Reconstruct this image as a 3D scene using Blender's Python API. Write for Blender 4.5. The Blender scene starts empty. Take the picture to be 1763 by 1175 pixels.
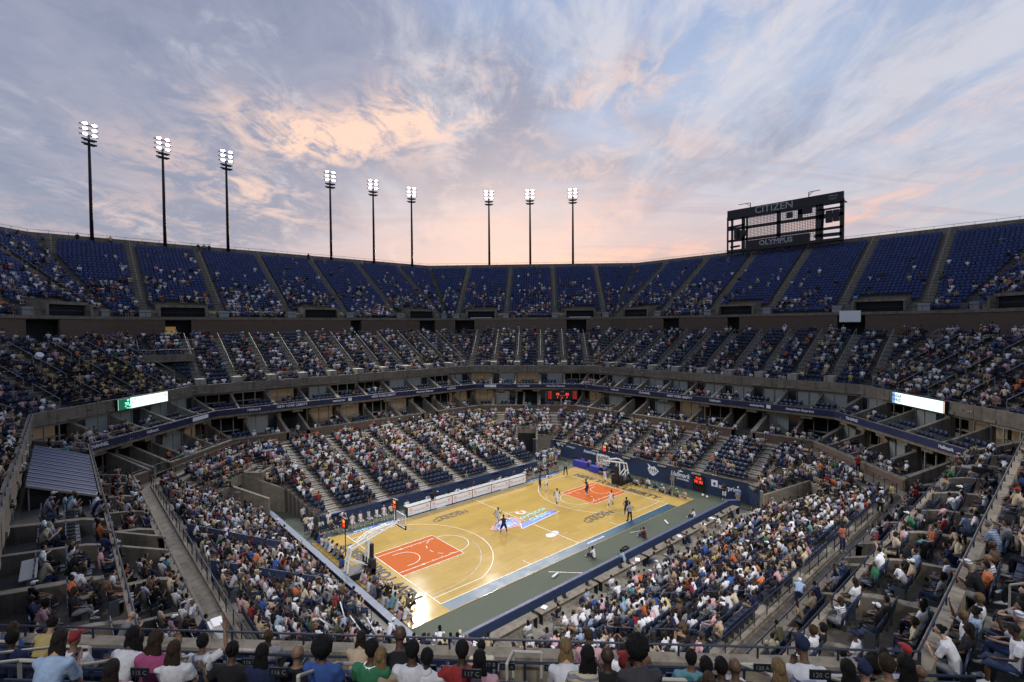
import bpy, math, random
import numpy as np
from mathutils import Vector, Matrix
random.seed(7); RNG = np.random.default_rng(7)
PI = math.pi
sc = bpy.context.scene
COL = sc.collection

# ------------------------------------------------------------------ camera
CX, CY, CZ, YAW, PITCH, ROLL, FPX = -33.29, -36.43, 19.07, .843, -.031, -.007, 872.4
def cam_basis():
    f = Vector((math.cos(PITCH)*math.cos(YAW), math.cos(PITCH)*math.sin(YAW), math.sin(PITCH)))
    r = Vector((math.sin(YAW), -math.cos(YAW), 0)); u = r.cross(f)
    r2 = r*math.cos(ROLL)+u*math.sin(ROLL); u2 = u*math.cos(ROLL)-r*math.sin(ROLL)
    return r2, u2, f
CR, CU, CF = cam_basis(); CP = Vector((CX, CY, CZ))
cam = bpy.data.cameras.new('camera'); cam.sensor_width = 36; cam.lens = FPX*36/1763
cam.clip_start = .1; cam.clip_end = 3000
camo = bpy.data.objects.new('camera', cam); COL.objects.link(camo)
m = Matrix((CR, CU, -CF)).transposed().to_4x4(); m.translation = CP; camo.matrix_world = m
sc.camera = camo
def proj(p):
    d = Vector(p)-CP; z = d.dot(CF)
    if z < .3: return None
    return 881.5+FPX*d.dot(CR)/z, 587.5-FPX*d.dot(CU)/z, z
def ray(px, py):
    return CF + CR*((px-881.5)/FPX) - CU*((py-587.5)/FPX)
def at_z(px, py, z):
    d = ray(px, py); return CP + d*((z-CZ)/d.z)

# ------------------------------------------------------------------ view, world, sun
sc.view_settings.view_transform = 'Standard'; sc.view_settings.look = 'None'
sc.view_settings.exposure = 0; sc.view_settings.gamma = 1
try: sc.view_settings.use_curve_mapping = False
except Exception: pass
sc.render.engine = 'CYCLES'
sc.cycles.max_bounces = 5; sc.cycles.diffuse_bounces = 2; sc.cycles.glossy_bounces = 3
sc.cycles.transparent_max_bounces = 6; sc.cycles.sample_clamp_indirect = 3; sc.cycles.caustics_reflective = False; sc.cycles.caustics_refractive = False

def s2l(c):
    return tuple(((x/255)/12.92 if x/255 <= .04045 else ((x/255+.055)/1.055)**2.4) for x in c)

SUN_EL = math.radians(2.5); SUN_AZ = YAW + math.radians(-1)      # sunset glow behind the far corner
class NT:
    def __init__(s, nt): s.nt = nt
    def n(s, t, **k):
        x = s.nt.nodes.new(t)
        for a, b in k.items(): setattr(x, a, b)
        return x
    def link(s, a, b): s.nt.links.new(a, b)
    def val(s, x, i, v):
        if hasattr(v, 'is_linked') or hasattr(v, 'links'): s.nt.links.new(v, x.inputs[i])
        else: x.inputs[i].default_value = v
    def math(s, op, a, b=0.0, c=None, clamp=False):
        x = s.n('ShaderNodeMath', operation=op, use_clamp=clamp)
        s.val(x, 0, a); s.val(x, 1, b)
        if c is not None: s.val(x, 2, c)
        return x.outputs[0]
    def mix(s, f, a, b, blend='MIX'):
        x = s.n('ShaderNodeMix', data_type='RGBA', blend_type=blend)
        s.val(x, 0, f)
        for i, v in ((6, a), (7, b)):
            if isinstance(v, tuple): x.inputs[i].default_value = (*v[:3], 1)
            else: s.link(v, x.inputs[i])
        return x.outputs[2]
    def ramp(s, f, pts, interp='LINEAR'):
        x = s.n('ShaderNodeValToRGB'); x.color_ramp.interpolation = interp
        el = x.color_ramp.elements
        while len(el) < len(pts): el.new(.5)
        for e, (p, c) in zip(el, pts):
            e.position = p; e.color = (*c, 1) if isinstance(c, tuple) else (c, c, c, 1)
        s.val(x, 0, f); return x.outputs[0]
    def noise(s, vec, scale, detail=4, rough=.55, dist=0.0, out=0):
        x = s.n('ShaderNodeTexNoise'); 
        if vec is not None: s.link(vec, x.inputs['Vector'])
        x.inputs['Scale'].default_value = scale; x.inputs['Detail'].default_value = detail
        x.inputs['Roughness'].default_value = rough; x.inputs['Distortion'].default_value = dist
        return x.outputs[out]
    def sstep(s, v, a, b):
        x = s.n('ShaderNodeMapRange', interpolation_type='SMOOTHSTEP'); s.val(x, 0, v)
        x.inputs[1].default_value = a; x.inputs[2].default_value = b
        return x.outputs[0]

def build_world():
    w = bpy.data.worlds.new('World'); sc.world = w; w.use_nodes = True
    nt = w.node_tree; nt.nodes.clear(); N = NT(nt)
    out = N.n('ShaderNodeOutputWorld')
    sky = N.n('ShaderNodeTexSky', sky_type='NISHITA'); sky.sun_disc = False
    sky.sun_elevation = SUN_EL; sky.sun_rotation = PI/2 - SUN_AZ
    bg1 = N.n('ShaderNodeBackground'); N.link(sky.outputs[0], bg1.inputs[0]); bg1.inputs[1].default_value = .05
    tc = N.n('ShaderNodeTexCoord')
    rot = N.n('ShaderNodeVectorRotate', rotation_type='Z_AXIS'); N.link(tc.outputs['Generated'], rot.inputs['Vector'])
    rot.inputs['Angle'].default_value = PI/2 - YAW
    sx = N.n('ShaderNodeSeparateXYZ'); N.link(rot.outputs[0], sx.inputs[0])
    X, Y, Z = sx.outputs
    az = N.math('MULTIPLY', N.math('ARCTAN2', X, Y), 180/PI)             # degrees to the right of the sunset
    el = N.math('MULTIPLY', N.math('ARCSINE', N.math('MAXIMUM', Z, 0.0)), 180/PI)
    e1 = N.math('DIVIDE', el, 45.0, clamp=True)
    # clear air: warm at the horizon, blue above
    clear = N.ramp(e1, [(0, s2l((196, 158, 160))), (.12, s2l((200, 170, 168))), (.30, s2l((188, 188, 200))), (.5, s2l((166, 182, 210))), (.75, s2l((140, 160, 198))), (1, s2l((108, 130, 174)))])
    clear2 = N.ramp(e1, [(0, s2l((184, 178, 184))), (.2, s2l((178, 184, 198))), (.45, s2l((156, 172, 200))), (1, s2l((112, 130, 168)))])
    side = N.sstep(N.math('ABSOLUTE', N.math('SUBTRACT', az, 4.0)), 12, 48)
    base = N.mix(side, clear, clear2)
    # cloud coordinates on a flat layer overhead
    zz = N.math('ADD', N.math('MAXIMUM', Z, 0.0), .16)
    cv = N.n('ShaderNodeCombineXYZ'); N.link(N.math('DIVIDE', X, zz), cv.inputs[0]); N.link(N.math('DIVIDE', Y, zz), cv.inputs[1])
    def layer(scale, sxyz, rz, loc=(0, 0, 0), **k):
        mp = N.n('ShaderNodeMapping'); N.link(cv.outputs[0], mp.inputs[0]); mp.inputs['Scale'].default_value = sxyz
        mp.inputs['Rotation'].default_value = (0, 0, rz); mp.inputs['Location'].default_value = loc
        return N.noise(mp.outputs[0], scale, **k)
    def gauss(a0, e0, sa, se, tilt=0.0):
        da = N.math('SUBTRACT', az, a0); de = N.math('SUBTRACT', el, e0)
        de = N.math('SUBTRACT', de, N.math('MULTIPLY', da, tilt))
        q = N.math('ADD', N.math('POWER', N.math('DIVIDE', N.math('ABSOLUTE', da), sa), 2.0), N.math('POWER', N.math('DIVIDE', N.math('ABSOLUTE', de), se), 2.0))
        return N.math('EXPONENT', N.math('MULTIPLY', q, -1.0))
    def addv(*v):
        r = v[0]
        for q in v[1:]: r = N.math('ADD', r, q)
        return r
    def mul(a, b): return N.math('MULTIPLY', a, b)
    big = layer(.8, (1.25, .85, 1), -.35, (3.1, 1.2, 0), detail=7, rough=.58, dist=.6)
    mid = layer(1.7, (1.2, .95, 1), -.3, (7.7, 4.2, 0), detail=9, rough=.64, dist=.8)
    fine = layer(5.0, (1.3, .9, 1), -.2, (1.3, 9.1, 0), detail=9, rough=.68, dist=.9)
    cir = layer(1.9, (1.5, .7, 1), .45, (5, 2, 0), detail=9, rough=.62, dist=.8)
    # big mauve bank over the left half
    bank = addv(gauss(-38, 15, 20, 13), mul(gauss(-20, 27, 22, 9, -.15), .9), mul(gauss(-8, 22, 13, 5, .2), .6), mul(gauss(10, 29, 12, 5, -.3), .45), mul(gauss(34, 19, 12, 4, .1), .35), mul(gauss(-38, 3, 30, 5), -.5))
    d1 = N.sstep(addv(mul(bank, .34), mul(big, .75), mul(mid, .36), mul(fine, .12)), .60, .84)
    col_dark = N.ramp(N.math('ADD', mul(fine, .5), mul(mid, .5)), [(.3, s2l((116, 124, 148))), (.7, s2l((156, 156, 174)))])
    c = N.mix(mul(d1, .84), base, col_dark)
    # thin pale cirrus on the right
    d2 = N.sstep(addv(mul(cir, .8), mul(fine, .3), mul(addv(gauss(18, 28, 26, 8, .1), gauss(40, 18, 20, 10)), .16)), .57, .80)
    c = N.mix(mul(d2, .74), c, N.ramp(e1, [(0, s2l((214, 190, 182))), (.4, s2l((204, 202, 210))), (1, s2l((206, 208, 216)))]))
    # small mauve streaks low down
    d3 = N.sstep(layer(1.7, (.5, 3.2, 1), .1, (2, 8, 0), detail=8, rough=.6, dist=.7), .5, .68)
    c = N.mix(mul(mul(d3, .55), N.sstep(el, 26, 5)), c, s2l((168, 156, 168)))
    # peach light caught on the edges
    edge = N.sstep(addv(mul(mid, .62), mul(fine, .62)), .57, .75)
    pe = addv(mul(gauss(-14, 20.0, 14, 2.7, .22), .9), mul(gauss(-24, 19.5, 6.5, 2.3, -.15), 1.0), mul(gauss(-10, 23, 9, 3, .3), .8), mul(gauss(-28, 13.5, 9, 2.2, -.25), .85), mul(gauss(-33, 9.5, 10, 2.6, .0), .55), mul(gauss(15, 25.0, 22, 2.8, .15), .6), mul(gauss(8, 17, 16, 3.5, .1), .5))
    c = N.mix(N.math('MULTIPLY', mul(edge, .85), pe, clamp=True), c, s2l((240, 204, 184)))
    low = addv(mul(gauss(12, 7.6, 14, .8, .06), 1.1), mul(gauss(2, 10.2, 14, 1.5, .04), .6), mul(gauss(40, 11.3, 9, 1.0, .16), 1.0), mul(gauss(33, 9.6, 7, .55, -.06), .9), mul(gauss(42, 17.5, 8, 1.0, .2), .7), mul(gauss(-41, 7.6, 8, .7, -.05), .7), mul(gauss(5, 12.5, 13, 2.2, .1), .6))
    e2 = N.sstep(addv(mul(cir, .6), mul(fine, .5)), .44, .66)
    c = N.mix(N.math('MULTIPLY', mul(e2, .62), low, clamp=True), c, s2l((242, 186, 164)))
    glow = gauss(-2, 10, 15, 10)
    c = N.mix(mul(glow, .38), c, s2l((240, 216, 206)))
    bg2 = N.n('ShaderNodeBackground'); N.link(c, bg2.inputs[0]); bg2.inputs[1].default_value = 1.62
    ad = N.n('ShaderNodeMixShader'); ad.inputs[0].default_value = .72; N.link(bg1.outputs[0], ad.inputs[1]); N.link(bg2.outputs[0], ad.inputs[2])
    N.link(ad.outputs[0], out.inputs[0])
    try: w.cycles.sampling_method = 'MANUAL'; w.cycles.sample_map_resolution = 512
    except Exception: pass
build_world()

sl = bpy.data.lights.new('sun', 'SUN'); sl.energy = 2.0; sl.angle = math.radians(.5); sl.color = (1, .72, .5)
so = bpy.data.objects.new('sun', sl); COL.objects.link(so)
sd = Vector((math.cos(SUN_EL)*math.cos(SUN_AZ), math.cos(SUN_EL)*math.sin(SUN_AZ), math.sin(SUN_EL)))
so.rotation_euler = sd.to_track_quat('Z', 'Y').to_euler(); so.location = sd*300
LAMP_W = 45000.0       # watts per floodlight mast

# ------------------------------------------------------------------ helpers
def tag(o, label=None, cat=None, group=None, kind=None):
    if label and len(label.split()) > 16: print('LONG', label)
    if label: o['label'] = label
    if cat: o['category'] = cat
    if group: o['group'] = group
    if kind: o['kind'] = kind
    return o
def empty(name, loc=(0, 0, 0), rz=0, label=None, cat=None, group=None):
    o = bpy.data.objects.new(name, None); COL.objects.link(o); o.location = loc; o.rotation_euler = (0, 0, rz)
    o.empty_display_size = .3
    return tag(o, label, cat, group)
class MB:
    def __init__(s): s.v = []; s.f = []; s.mi = []
    def add(s, vs, fs, mi=0):
        b = len(s.v); s.v += [tuple(v) for v in vs]; s.f += [tuple(i+b for i in f) for f in fs]; s.mi += [mi]*len(fs)
    def quad(s, a, b, c, d, mi=0): s.add([a, b, c, d], [(0, 1, 2, 3)], mi)
    def hexa(s, bot, top, mi=0):
        s.add(list(bot)+list(top), [(3, 2, 1, 0), (4, 5, 6, 7), (0, 1, 5, 4), (1, 2, 6, 5), (2, 3, 7, 6), (3, 0, 4, 7)], mi)
    def box(s, c, d, rz=0, mi=0, ax=None):
        c = Vector(c); hx, hy, hz = d[0]/2, d[1]/2, d[2]/2
        if ax is None: X = Vector((math.cos(rz), math.sin(rz), 0)); Y = Vector((-math.sin(rz), math.cos(rz), 0)); Z = Vector((0, 0, 1))
        else: X, Y, Z = ax
        P = lambda a, b, e: c+X*(a*hx)+Y*(b*hy)+Z*(e*hz)
        s.hexa([P(-1, -1, -1), P(1, -1, -1), P(1, 1, -1), P(-1, 1, -1)], [P(-1, -1, 1), P(1, -1, 1), P(1, 1, 1), P(-1, 1, 1)], mi)
    def beam(s, a, b, w, h, mi=0):
        a, b = Vector(a), Vector(b); d = (b-a); L = d.length
        if L < 1e-6: return
        d.normalize(); up = Vector((0, 0, 1))
        if abs(d.z) > .98: up = Vector((0, 1, 0))
        Y = up.cross(d).normalized(); Z = d.cross(Y)
        s.box((a+b)/2, (L, w, h), mi=mi, ax=(d, Y, Z))
    def loft(s, pts, rad, seg=8, mi=0, cap=True, ref=None):
        pts = [Vector(p) for p in pts]; rings = []; n = len(pts)
        for i, p in enumerate(pts):
            d = (pts[min(i+1, n-1)]-pts[max(i-1, 0)]).normalized()
            r = rad[i] if isinstance(rad, (list, tuple)) else rad
            rx, ry = r if isinstance(r, (list, tuple)) else (r, r)
            X = Vector(ref) if ref else (Vector((1, 0, 0)) if abs(d.x) < .8 else Vector((0, 1, 0)))
            X = (X-d*X.dot(d)).normalized(); Y = d.cross(X)
            rings.append([p+X*(rx*math.cos(2*PI*k/seg))+Y*(ry*math.sin(2*PI*k/seg)) for k in range(seg)])
        vs = [v for r in rings for v in r]; fs = []
        for i in range(n-1):
            for k in range(seg):
                k2 = (k+1) % seg; fs.append((i*seg+k, i*seg+k2, (i+1)*seg+k2, (i+1)*seg+k))
        if cap: fs.append(tuple(reversed(range(seg)))); fs.append(tuple((n-1)*seg+k for k in range(seg)))
        s.add(vs, fs, mi)
    def tube(s, a, b, r, seg=6, mi=0): s.loft([a, b], r, seg, mi)
    def prism(s, poly, z0, z1, mi=0):
        n = len(poly)
        z0f = z0 if callable(z0) else (lambda p: z0); z1f = z1 if callable(z1) else (lambda p: z1)
        vs = [(p[0], p[1], z0f(p)) for p in poly]+[(p[0], p[1], z1f(p)) for p in poly]
        fs = [tuple(reversed(range(n))), tuple(range(n, 2*n))]+[(i, (i+1) % n, n+(i+1) % n, n+i) for i in range(n)]
        s.add(vs, fs, mi)
    def build(s, name, mats, parent=None, smooth=False, bevel=0, loc=None, rz=0):
        me = bpy.data.meshes.new(name); me.from_pydata(s.v, [], s.f); me.update()
        if not isinstance(mats, (list, tuple)): mats = [mats]
        for q in mats: me.materials.append(q)
        if len(mats) > 1: me.polygons.foreach_set('material_index', s.mi)
        if smooth: me.polygons.foreach_set('use_smooth', [True]*len(me.polygons))
        o = bpy.data.objects.new(name, me); COL.objects.link(o)
        if parent: o.parent = parent
        if loc is not None: o.location = loc
        if rz: o.rotation_euler = (0, 0, rz)
        if bevel:
            b = o.modifiers.new('bevel', 'BEVEL'); b.width = bevel; b.segments = 2; b.limit_method = 'ANGLE'
        return o
def np_mesh(name, V, F, cols=None, mat=None, parent=None):
    """V (n,3) array, F (m,4) or (m,3) array of equal-sided faces, cols (n,3) per vertex"""
    me = bpy.data.meshes.new(name); n, m, k = len(V), len(F), F.shape[1]
    me.vertices.add(n); me.vertices.foreach_set('co', V.astype(np.float32).ravel())
    me.loops.add(m*k); me.loops.foreach_set('vertex_index', F.astype(np.int32).ravel())
    me.polygons.add(m); me.polygons.foreach_set('loop_start', np.arange(0, m*k, k, dtype=np.int32)); me.polygons.foreach_set('loop_total', np.full(m, k, dtype=np.int32))
    me.update(calc_edges=True)
    if cols is not None:
        a = me.color_attributes.new('Col', 'FLOAT_COLOR', 'POINT')
        a.data.foreach_set('color', np.c_[cols, np.ones(n)].astype(np.float32).ravel())
    if mat: me.materials.append(mat)
    o = bpy.data.objects.new(name, me); COL.objects.link(o)
    if parent: o.parent = parent
    return o
def text(name, s, size, mat, loc, X, Y, parent=None, ext=.004, align='CENTER', shear=0, bold=0.0, sx=1.0, off=.006):
    cu = bpy.data.curves.new(name, 'FONT'); cu.body = s; cu.size = size; cu.extrude = ext; cu.align_x = align; cu.align_y = 'CENTER'
    cu.shear = shear; cu.offset = bold; cu.resolution_u = 2
    X = Vector(X).normalized(); Y = Vector(Y); Y = (Y-X*Y.dot(X)).normalized(); Z = X.cross(Y)
    t = bpy.data.objects.new(name, cu); COL.objects.link(t)
    dg = bpy.context.evaluated_depsgraph_get(); me = bpy.data.meshes.new_from_object(t.evaluated_get(dg))
    bpy.data.objects.remove(t); bpy.data.curves.remove(cu)
    M = Matrix((X*sx, Y, Z)).transposed().to_4x4(); M.translation = Vector(loc)+Z*off
    me.transform(M); me.materials.clear(); me.materials.append(mat); me.name = name
    o = bpy.data.objects.new(name, me); COL.objects.link(o)
    if parent:
        o.parent = parent
        if parent.type == 'EMPTY' and (parent.location.length > 0 or parent.rotation_euler.z):
            mw = Matrix.Translation(parent.location) @ Matrix.Rotation(parent.rotation_euler.z, 4, 'Z')
            me.transform(mw.inverted())
    return o

# ------------------------------------------------------------------ materials
def mat(name, col, rough=.7, metal=0, spec=.4, noise=None, bump=None, emit=None, alpha=None, coat=0):
    m = bpy.data.materials.new(name); m.use_nodes = True; N = NT(m.node_tree); b = m.node_tree.nodes['Principled BSDF']
    b.inputs['Base Color'].default_value = (*col, 1); b.inputs['Roughness'].default_value = rough; b.inputs['Metallic'].default_value = metal
    b.inputs['Specular IOR Level'].default_value = spec; b.inputs['Coat Weight'].default_value = coat
    tc = N.n('ShaderNodeTexCoord')
    if noise:
        sc_, amt, stretch = noise
        mp = N.n('ShaderNodeMapping'); N.link(tc.outputs['Object'], mp.inputs[0]); mp.inputs['Scale'].default_value = stretch
        n1 = N.noise(mp.outputs[0], sc_, 6, .65); n2 = N.noise(mp.outputs[0], sc_*9, 3, .6)
        f = N.math('ADD', N.math('MULTIPLY', n1, .7), N.math('MULTIPLY', n2, .3))
        c = N.ramp(f, [(.3, tuple(x*(1-amt) for x in col)), (.7, tuple(min(1, x*(1+amt*.7)) for x in col))])
        if name in ('concrete', 'pale_concrete', 'brown_brick'):
            m3 = N.n('ShaderNodeMapping'); N.link(tc.outputs['Object'], m3.inputs[0]); m3.inputs['Scale'].default_value = (1.6, 1.6, .12)
            c = N.mix(1.0, c, N.ramp(N.noise(m3.outputs[0], 1.4, 5, .7), [(.34, .52), (.5, .95), (.75, 1.12)]), 'MULTIPLY')
        N.link(c, b.inputs['Base Color'])
        r = N.ramp(n1, [(.3, max(0, rough-.08)), (.7, min(1, rough+.08))]); N.link(r, b.inputs['Roughness'])
    if bump:
        bn = N.n('ShaderNodeBump'); bn.inputs['Strength'].default_value = bump[1]; bn.inputs['Distance'].default_value = .02
        N.link(N.noise(tc.outputs['Object'], bump[0], 5, .6), bn.inputs['Height']); N.link(bn.outputs[0], b.inputs['Normal'])
    if emit: b.inputs['Emission Color'].default_value = (*emit[0], 1); b.inputs['Emission Strength'].default_value = emit[1]
    if alpha is not None: b.inputs['Alpha'].default_value = alpha
    return m
M = {}
M['concrete'] = mat('concrete', (.205, .175, .132), .85, noise=(.5, .42, (1, 1, 2.6)), bump=(14, .3))
M['concrete_light'] = mat('pale_concrete', (.33, .305, .25), .85, noise=(.6, .22, (1, 1, 1)), bump=(14, .2))
M['concrete_tread'] = mat('stand_concrete', (.135, .118, .095), .9, noise=(.7, .3, (1, 1, 1)))
M['aisle'] = mat('aisle_concrete', (.215, .19, .15), .9, noise=(1.2, .3, (1, 1, 1)))
M['floor_green'] = mat('green_court', (.072, .086, .056), .75, noise=(.5, .16, (1, 1, 1)))
M['navy'] = mat('navy_wall', (.019, .034, .080), .6, noise=(.6, .18, (1, 1, 1)))
M['navy_top'] = mat('wall_coping', (.075, .085, .16), .5, noise=(1, .2, (1, 1, 1)))
M['ribbon'] = mat('ribbon_blue', (.012, .018, .068), .55, noise=(.8, .2, (1, 1, 1)))
M['rail_blue'] = mat('blue_rail', (.014, .02, .042), .45, metal=.2)
M['rail_tan'] = mat('tan_rail', (.36, .33, .28), .5)
M['rail_far'] = mat('pale_rail', (.30, .28, .25), .5)
M['white'] = mat('white_paint', (.78, .78, .76), .5)
M['panel_white'] = mat('white_panel', (.72, .72, .76), .5, noise=(2, .06, (1, 1, 1)))
M['white_text'] = mat('white_lettering', (.75, .76, .8), .6)
M['grey_text'] = mat('grey_lettering', (.34, .35, .37), .6)
M['dark'] = mat('dark_interior', (.012, .011, .012), .9)
M['glass_dark'] = mat('dark_glass', (.02, .024, .03), .12, spec=.6)
M['blind'] = mat('pale_blind', (.27, .29, .27), .35, noise=(.8, .12, (1, 1, .4)))
M['warm_room'] = mat('warm_interior', (.28, .2, .12), .8, noise=(1.5, .5, (1, 1, 1)), emit=((1, .72, .45), .05))  # faint glow put into the room wall stands in for lamps inside
M['steel_dark'] = mat('dark_steel', (.012, .014, .018), .5, metal=.3)
M['black'] = mat('black_plastic', (.012, .012, .014), .55)
M['pole'] = mat('mast_steel', (.012, .013, .02), .5, metal=.4)
M['lamp'] = mat('lamp_glow', (1, 1, 1), .5, emit=((1, .90, 1), 30))
M['red_led'] = mat('red_digits', (.1, 0, 0), .5, emit=((1, .06, .03), 1.6))
M['orange_led'] = mat('orange_digits', (.1, .03, 0), .5, emit=((1, .3, .03), 1.8))
M['dim_led'] = mat('dim_red_digits', (.05, 0, 0), .5, emit=((.9, .05, .03), .55))
M['scr_green'] = mat('screen_green', (.1, .3, .2), .5, emit=((.25, .95, .62), 1.25))
M['scr_white'] = mat('screen_white', (.6, .6, .6), .5, emit=((.72, 1, .86), 1.5))
M['scr_blue'] = mat('screen_blue', (.1, .2, .4), .5, emit=((.3, .55, .95), .9))
M['scr_dark'] = mat('screen_dark', (.01, .05, .03), .5, emit=((.02, .22, .12), .5))
M['tarp'] = mat('grey_cloth', (.35, .37, .38), .7)
M['table_cloth_blue'] = mat('blue_cloth', (.035, .04, .30), .8, noise=(3, .3, (1, 1, .2)))
M['hoop_white'] = mat('hoop_paint', (.72, .72, .68), .35)
M['hoop_orange'] = mat('rim_orange', (.7, .1, .02), .4)
M['pad'] = mat('black_pad', (.015, .013, .018), .5)
M['net'] = mat('net_cord', (.7, .7, .7), .8)
M['paint_orange'] = mat('key_orange', (.54, .125, .022), .6, spec=.05, noise=(.8, .10, (1, 1, 1)))
M['apron_blue'] = mat('apron_teal', (.035, .09, .13), .34, spec=.35, noise=(.8, .15, (1, 1, 1)))
M['line_white'] = mat('court_line', (.85, .80, .68), .35)
M['line_grey'] = mat('court_grey_line', (.36, .33, .29), .35)
M['court_text'] = mat('court_dark_lettering', (.07, .062, .055), .5, spec=.15)
M['logo_blue'] = mat('logo_blue', (.07, .13, .55), .35)
M['logo_teal'] = mat('logo_teal', (.28, .58, .5), .35)
M['logo_red'] = mat('logo_red', (.72, .2, .10), .35)
M['logo_purple'] = mat('logo_purple', (.25, .2, .38), .35)
M['logo_grey'] = mat('logo_grey', (.38, .38, .42), .35)
M['stripe_blue'] = mat('advert_blue', (.02, .06, .38), .35)
M['metal_grey'] = mat('grey_metal', (.25, .26, .27), .45, metal=.5)
M['yellow'] = mat('yellow_paint', (.75, .5, .03), .6)

def brick_mat():
    m = bpy.data.materials.new('brown_brick'); m.use_nodes = True; N = NT(m.node_tree); b = m.node_tree.nodes['Principled BSDF']
    tc = N.n('ShaderNodeTexCoord'); sx = N.n('ShaderNodeSeparateXYZ'); N.link(tc.outputs['Object'], sx.inputs[0])
    cb = N.n('ShaderNodeCombineXYZ'); N.link(N.math('ADD', sx.outputs[0], N.math('MULTIPLY', sx.outputs[1], 1.0)), cb.inputs[0]); N.link(sx.outputs[2], cb.inputs[1])
    br = N.n('ShaderNodeTexBrick'); N.link(cb.outputs[0], br.inputs[0]); br.inputs['Scale'].default_value = 1
    br.inputs['Brick Width'].default_value = .42; br.inputs['Row Height'].default_value = .13; br.inputs['Mortar Size'].default_value = .012
    br.inputs[1].default_value = (.125, .070, .044, 1); br.inputs[2].default_value = (.085, .050, .034, 1); br.inputs[3].default_value = (.16, .13, .10, 1)
    n = N.noise(tc.outputs['Object'], .4, 5, .6)
    c = N.mix(N.ramp(n, [(.35, 0.0), (.7, .45)]), br.outputs[0], (.12, .085, .06))
    N.link(c, b.inputs['Base Color']); b.inputs['Roughness'].default_value = .9
    return m
M['brick'] = brick_mat()
def wood_mat():
    m = bpy.data.materials.new('court_wood'); m.use_nodes = True; N = NT(m.node_tree); b = m.node_tree.nodes['Principled BSDF']
    tc = N.n('ShaderNodeTexCoord')
    br = N.n('ShaderNodeTexBrick'); N.link(tc.outputs['Object'], br.inputs[0]); br.inputs['Scale'].default_value = 1
    br.inputs['Brick Width'].default_value = 1.7; br.inputs['Row Height'].default_value = .11; br.inputs['Mortar Size'].default_value = .004; br.inputs['Bias'].default_value = 0
    br.inputs[1].default_value = (.58, .40, .115, 1); br.inputs[2].default_value = (.50, .335, .088, 1); br.inputs[3].default_value = (.36, .22, .08, 1)
    mp = N.n('ShaderNodeMapping'); N.link(tc.outputs['Object'], mp.inputs[0]); mp.inputs['Scale'].default_value = (.35, 5, 1)
    g = N.noise(mp.outputs[0], 3, 5, .6)
    br2 = N.n('ShaderNodeTexBrick'); N.link(tc.outputs['Object'], br2.inputs[0]); br2.inputs['Scale'].default_value = 1
    br2.inputs['Brick Width'].default_value = 2.4; br2.inputs['Row Height'].default_value = 1.2; br2.inputs['Mortar Size'].default_value = .004
    br2.inputs[1].default_value = (1, 1, 1, 1); br2.inputs[2].default_value = (.9, .88, .84, 1); br2.inputs[3].default_value = (.8, .76, .7, 1)
    c = N.mix(.35, br.outputs[0], N.ramp(g, [(.3, (.46, .30, .075)), (.7, (.62, .43, .13))]))
    c = N.mix(1.0, c, br2.outputs[0], 'MULTIPLY'); N.link(c, b.inputs['Base Color'])
    n = N.noise(tc.outputs['Object'], .7, 4, .6)
    N.link(N.ramp(n, [(.3, .085), (.7, .13)]), b.inputs['Roughness']); b.inputs['Specular IOR Level'].default_value = .27
    b.inputs['Coat Weight'].default_value = 0.0; b.inputs['Coat Roughness'].default_value = .12
    return m
M['wood'] = wood_mat()
M['joint'] = mat('dark_joint', (.06, .052, .042), .9)  # dark colour of the panel joints on the middle band
def objcol_mat(name, rough, fac=.12, scale=9, bump=None):
    m = bpy.data.materials.new(name); m.use_nodes = True; N = NT(m.node_tree); b = m.node_tree.nodes['Principled BSDF']
    if bump:
        t2 = N.n('ShaderNodeTexCoord'); mp = N.n('ShaderNodeMapping'); N.link(t2.outputs['Object'], mp.inputs[0]); mp.inputs['Scale'].default_value = (1, 1, bump[1])
        bn = N.n('ShaderNodeBump'); bn.inputs['Strength'].default_value = .8; bn.inputs['Distance'].default_value = bump[2]; N.link(N.noise(mp.outputs[0], bump[0], 4, .65), bn.inputs['Height']); N.link(bn.outputs[0], b.inputs['Normal'])
    oi = N.n('ShaderNodeObjectInfo'); tc = N.n('ShaderNodeTexCoord')
    n = N.noise(tc.outputs['Object'], scale, 4, .6)
    c = N.mix(1.0, oi.outputs['Color'], N.ramp(n, [(.25, 1-fac*2), (.75, 1.0)]), 'MULTIPLY')
    if name == 'cloth':     # a few garments are striped
        sx = N.n('ShaderNodeSeparateXYZ'); N.link(tc.outputs['Object'], sx.inputs[0])
        st = N.math('GREATER_THAN', N.math('SINE', N.math('MULTIPLY', sx.outputs[2], 95.0)), .1); pick = N.math('LESS_THAN', oi.outputs['Random'], .13)
        c = N.mix(N.math('MULTIPLY', N.math('MULTIPLY', st, pick), .75), c, (.07, .08, .14))
    N.link(c, b.inputs['Base Color']); b.inputs['Roughness'].default_value = rough; b.inputs['Specular IOR Level'].default_value = .25
    return m
M['skin'] = objcol_mat('skin', .55, .06); M['cloth'] = objcol_mat('cloth', .9, .16, 9, (7, 1.0, .035)); M['hair'] = objcol_mat('hair', .75, .3, 30, (45, .3, .05))
M['eye'] = mat('dark_eye', (.02, .015, .012), .2)
def vcol_mat(name, rough, spec=.2):
    m = bpy.data.materials.new(name); m.use_nodes = True; N = NT(m.node_tree); b = m.node_tree.nodes['Principled BSDF']
    at = N.n('ShaderNodeVertexColor'); at.layer_name = 'Col'; N.link(at.outputs[0], b.inputs['Base Color'])
    b.inputs['Roughness'].default_value = rough; b.inputs['Specular IOR Level'].default_value = spec
    return m
M['crowd'] = vcol_mat('crowd_cloth', .85)
M['seat_far'] = vcol_mat('seat_plastic', .45, .4)
SEAT_UP = (.024, .040, .135); SEAT_LO = (.016, .026, .058)
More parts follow.
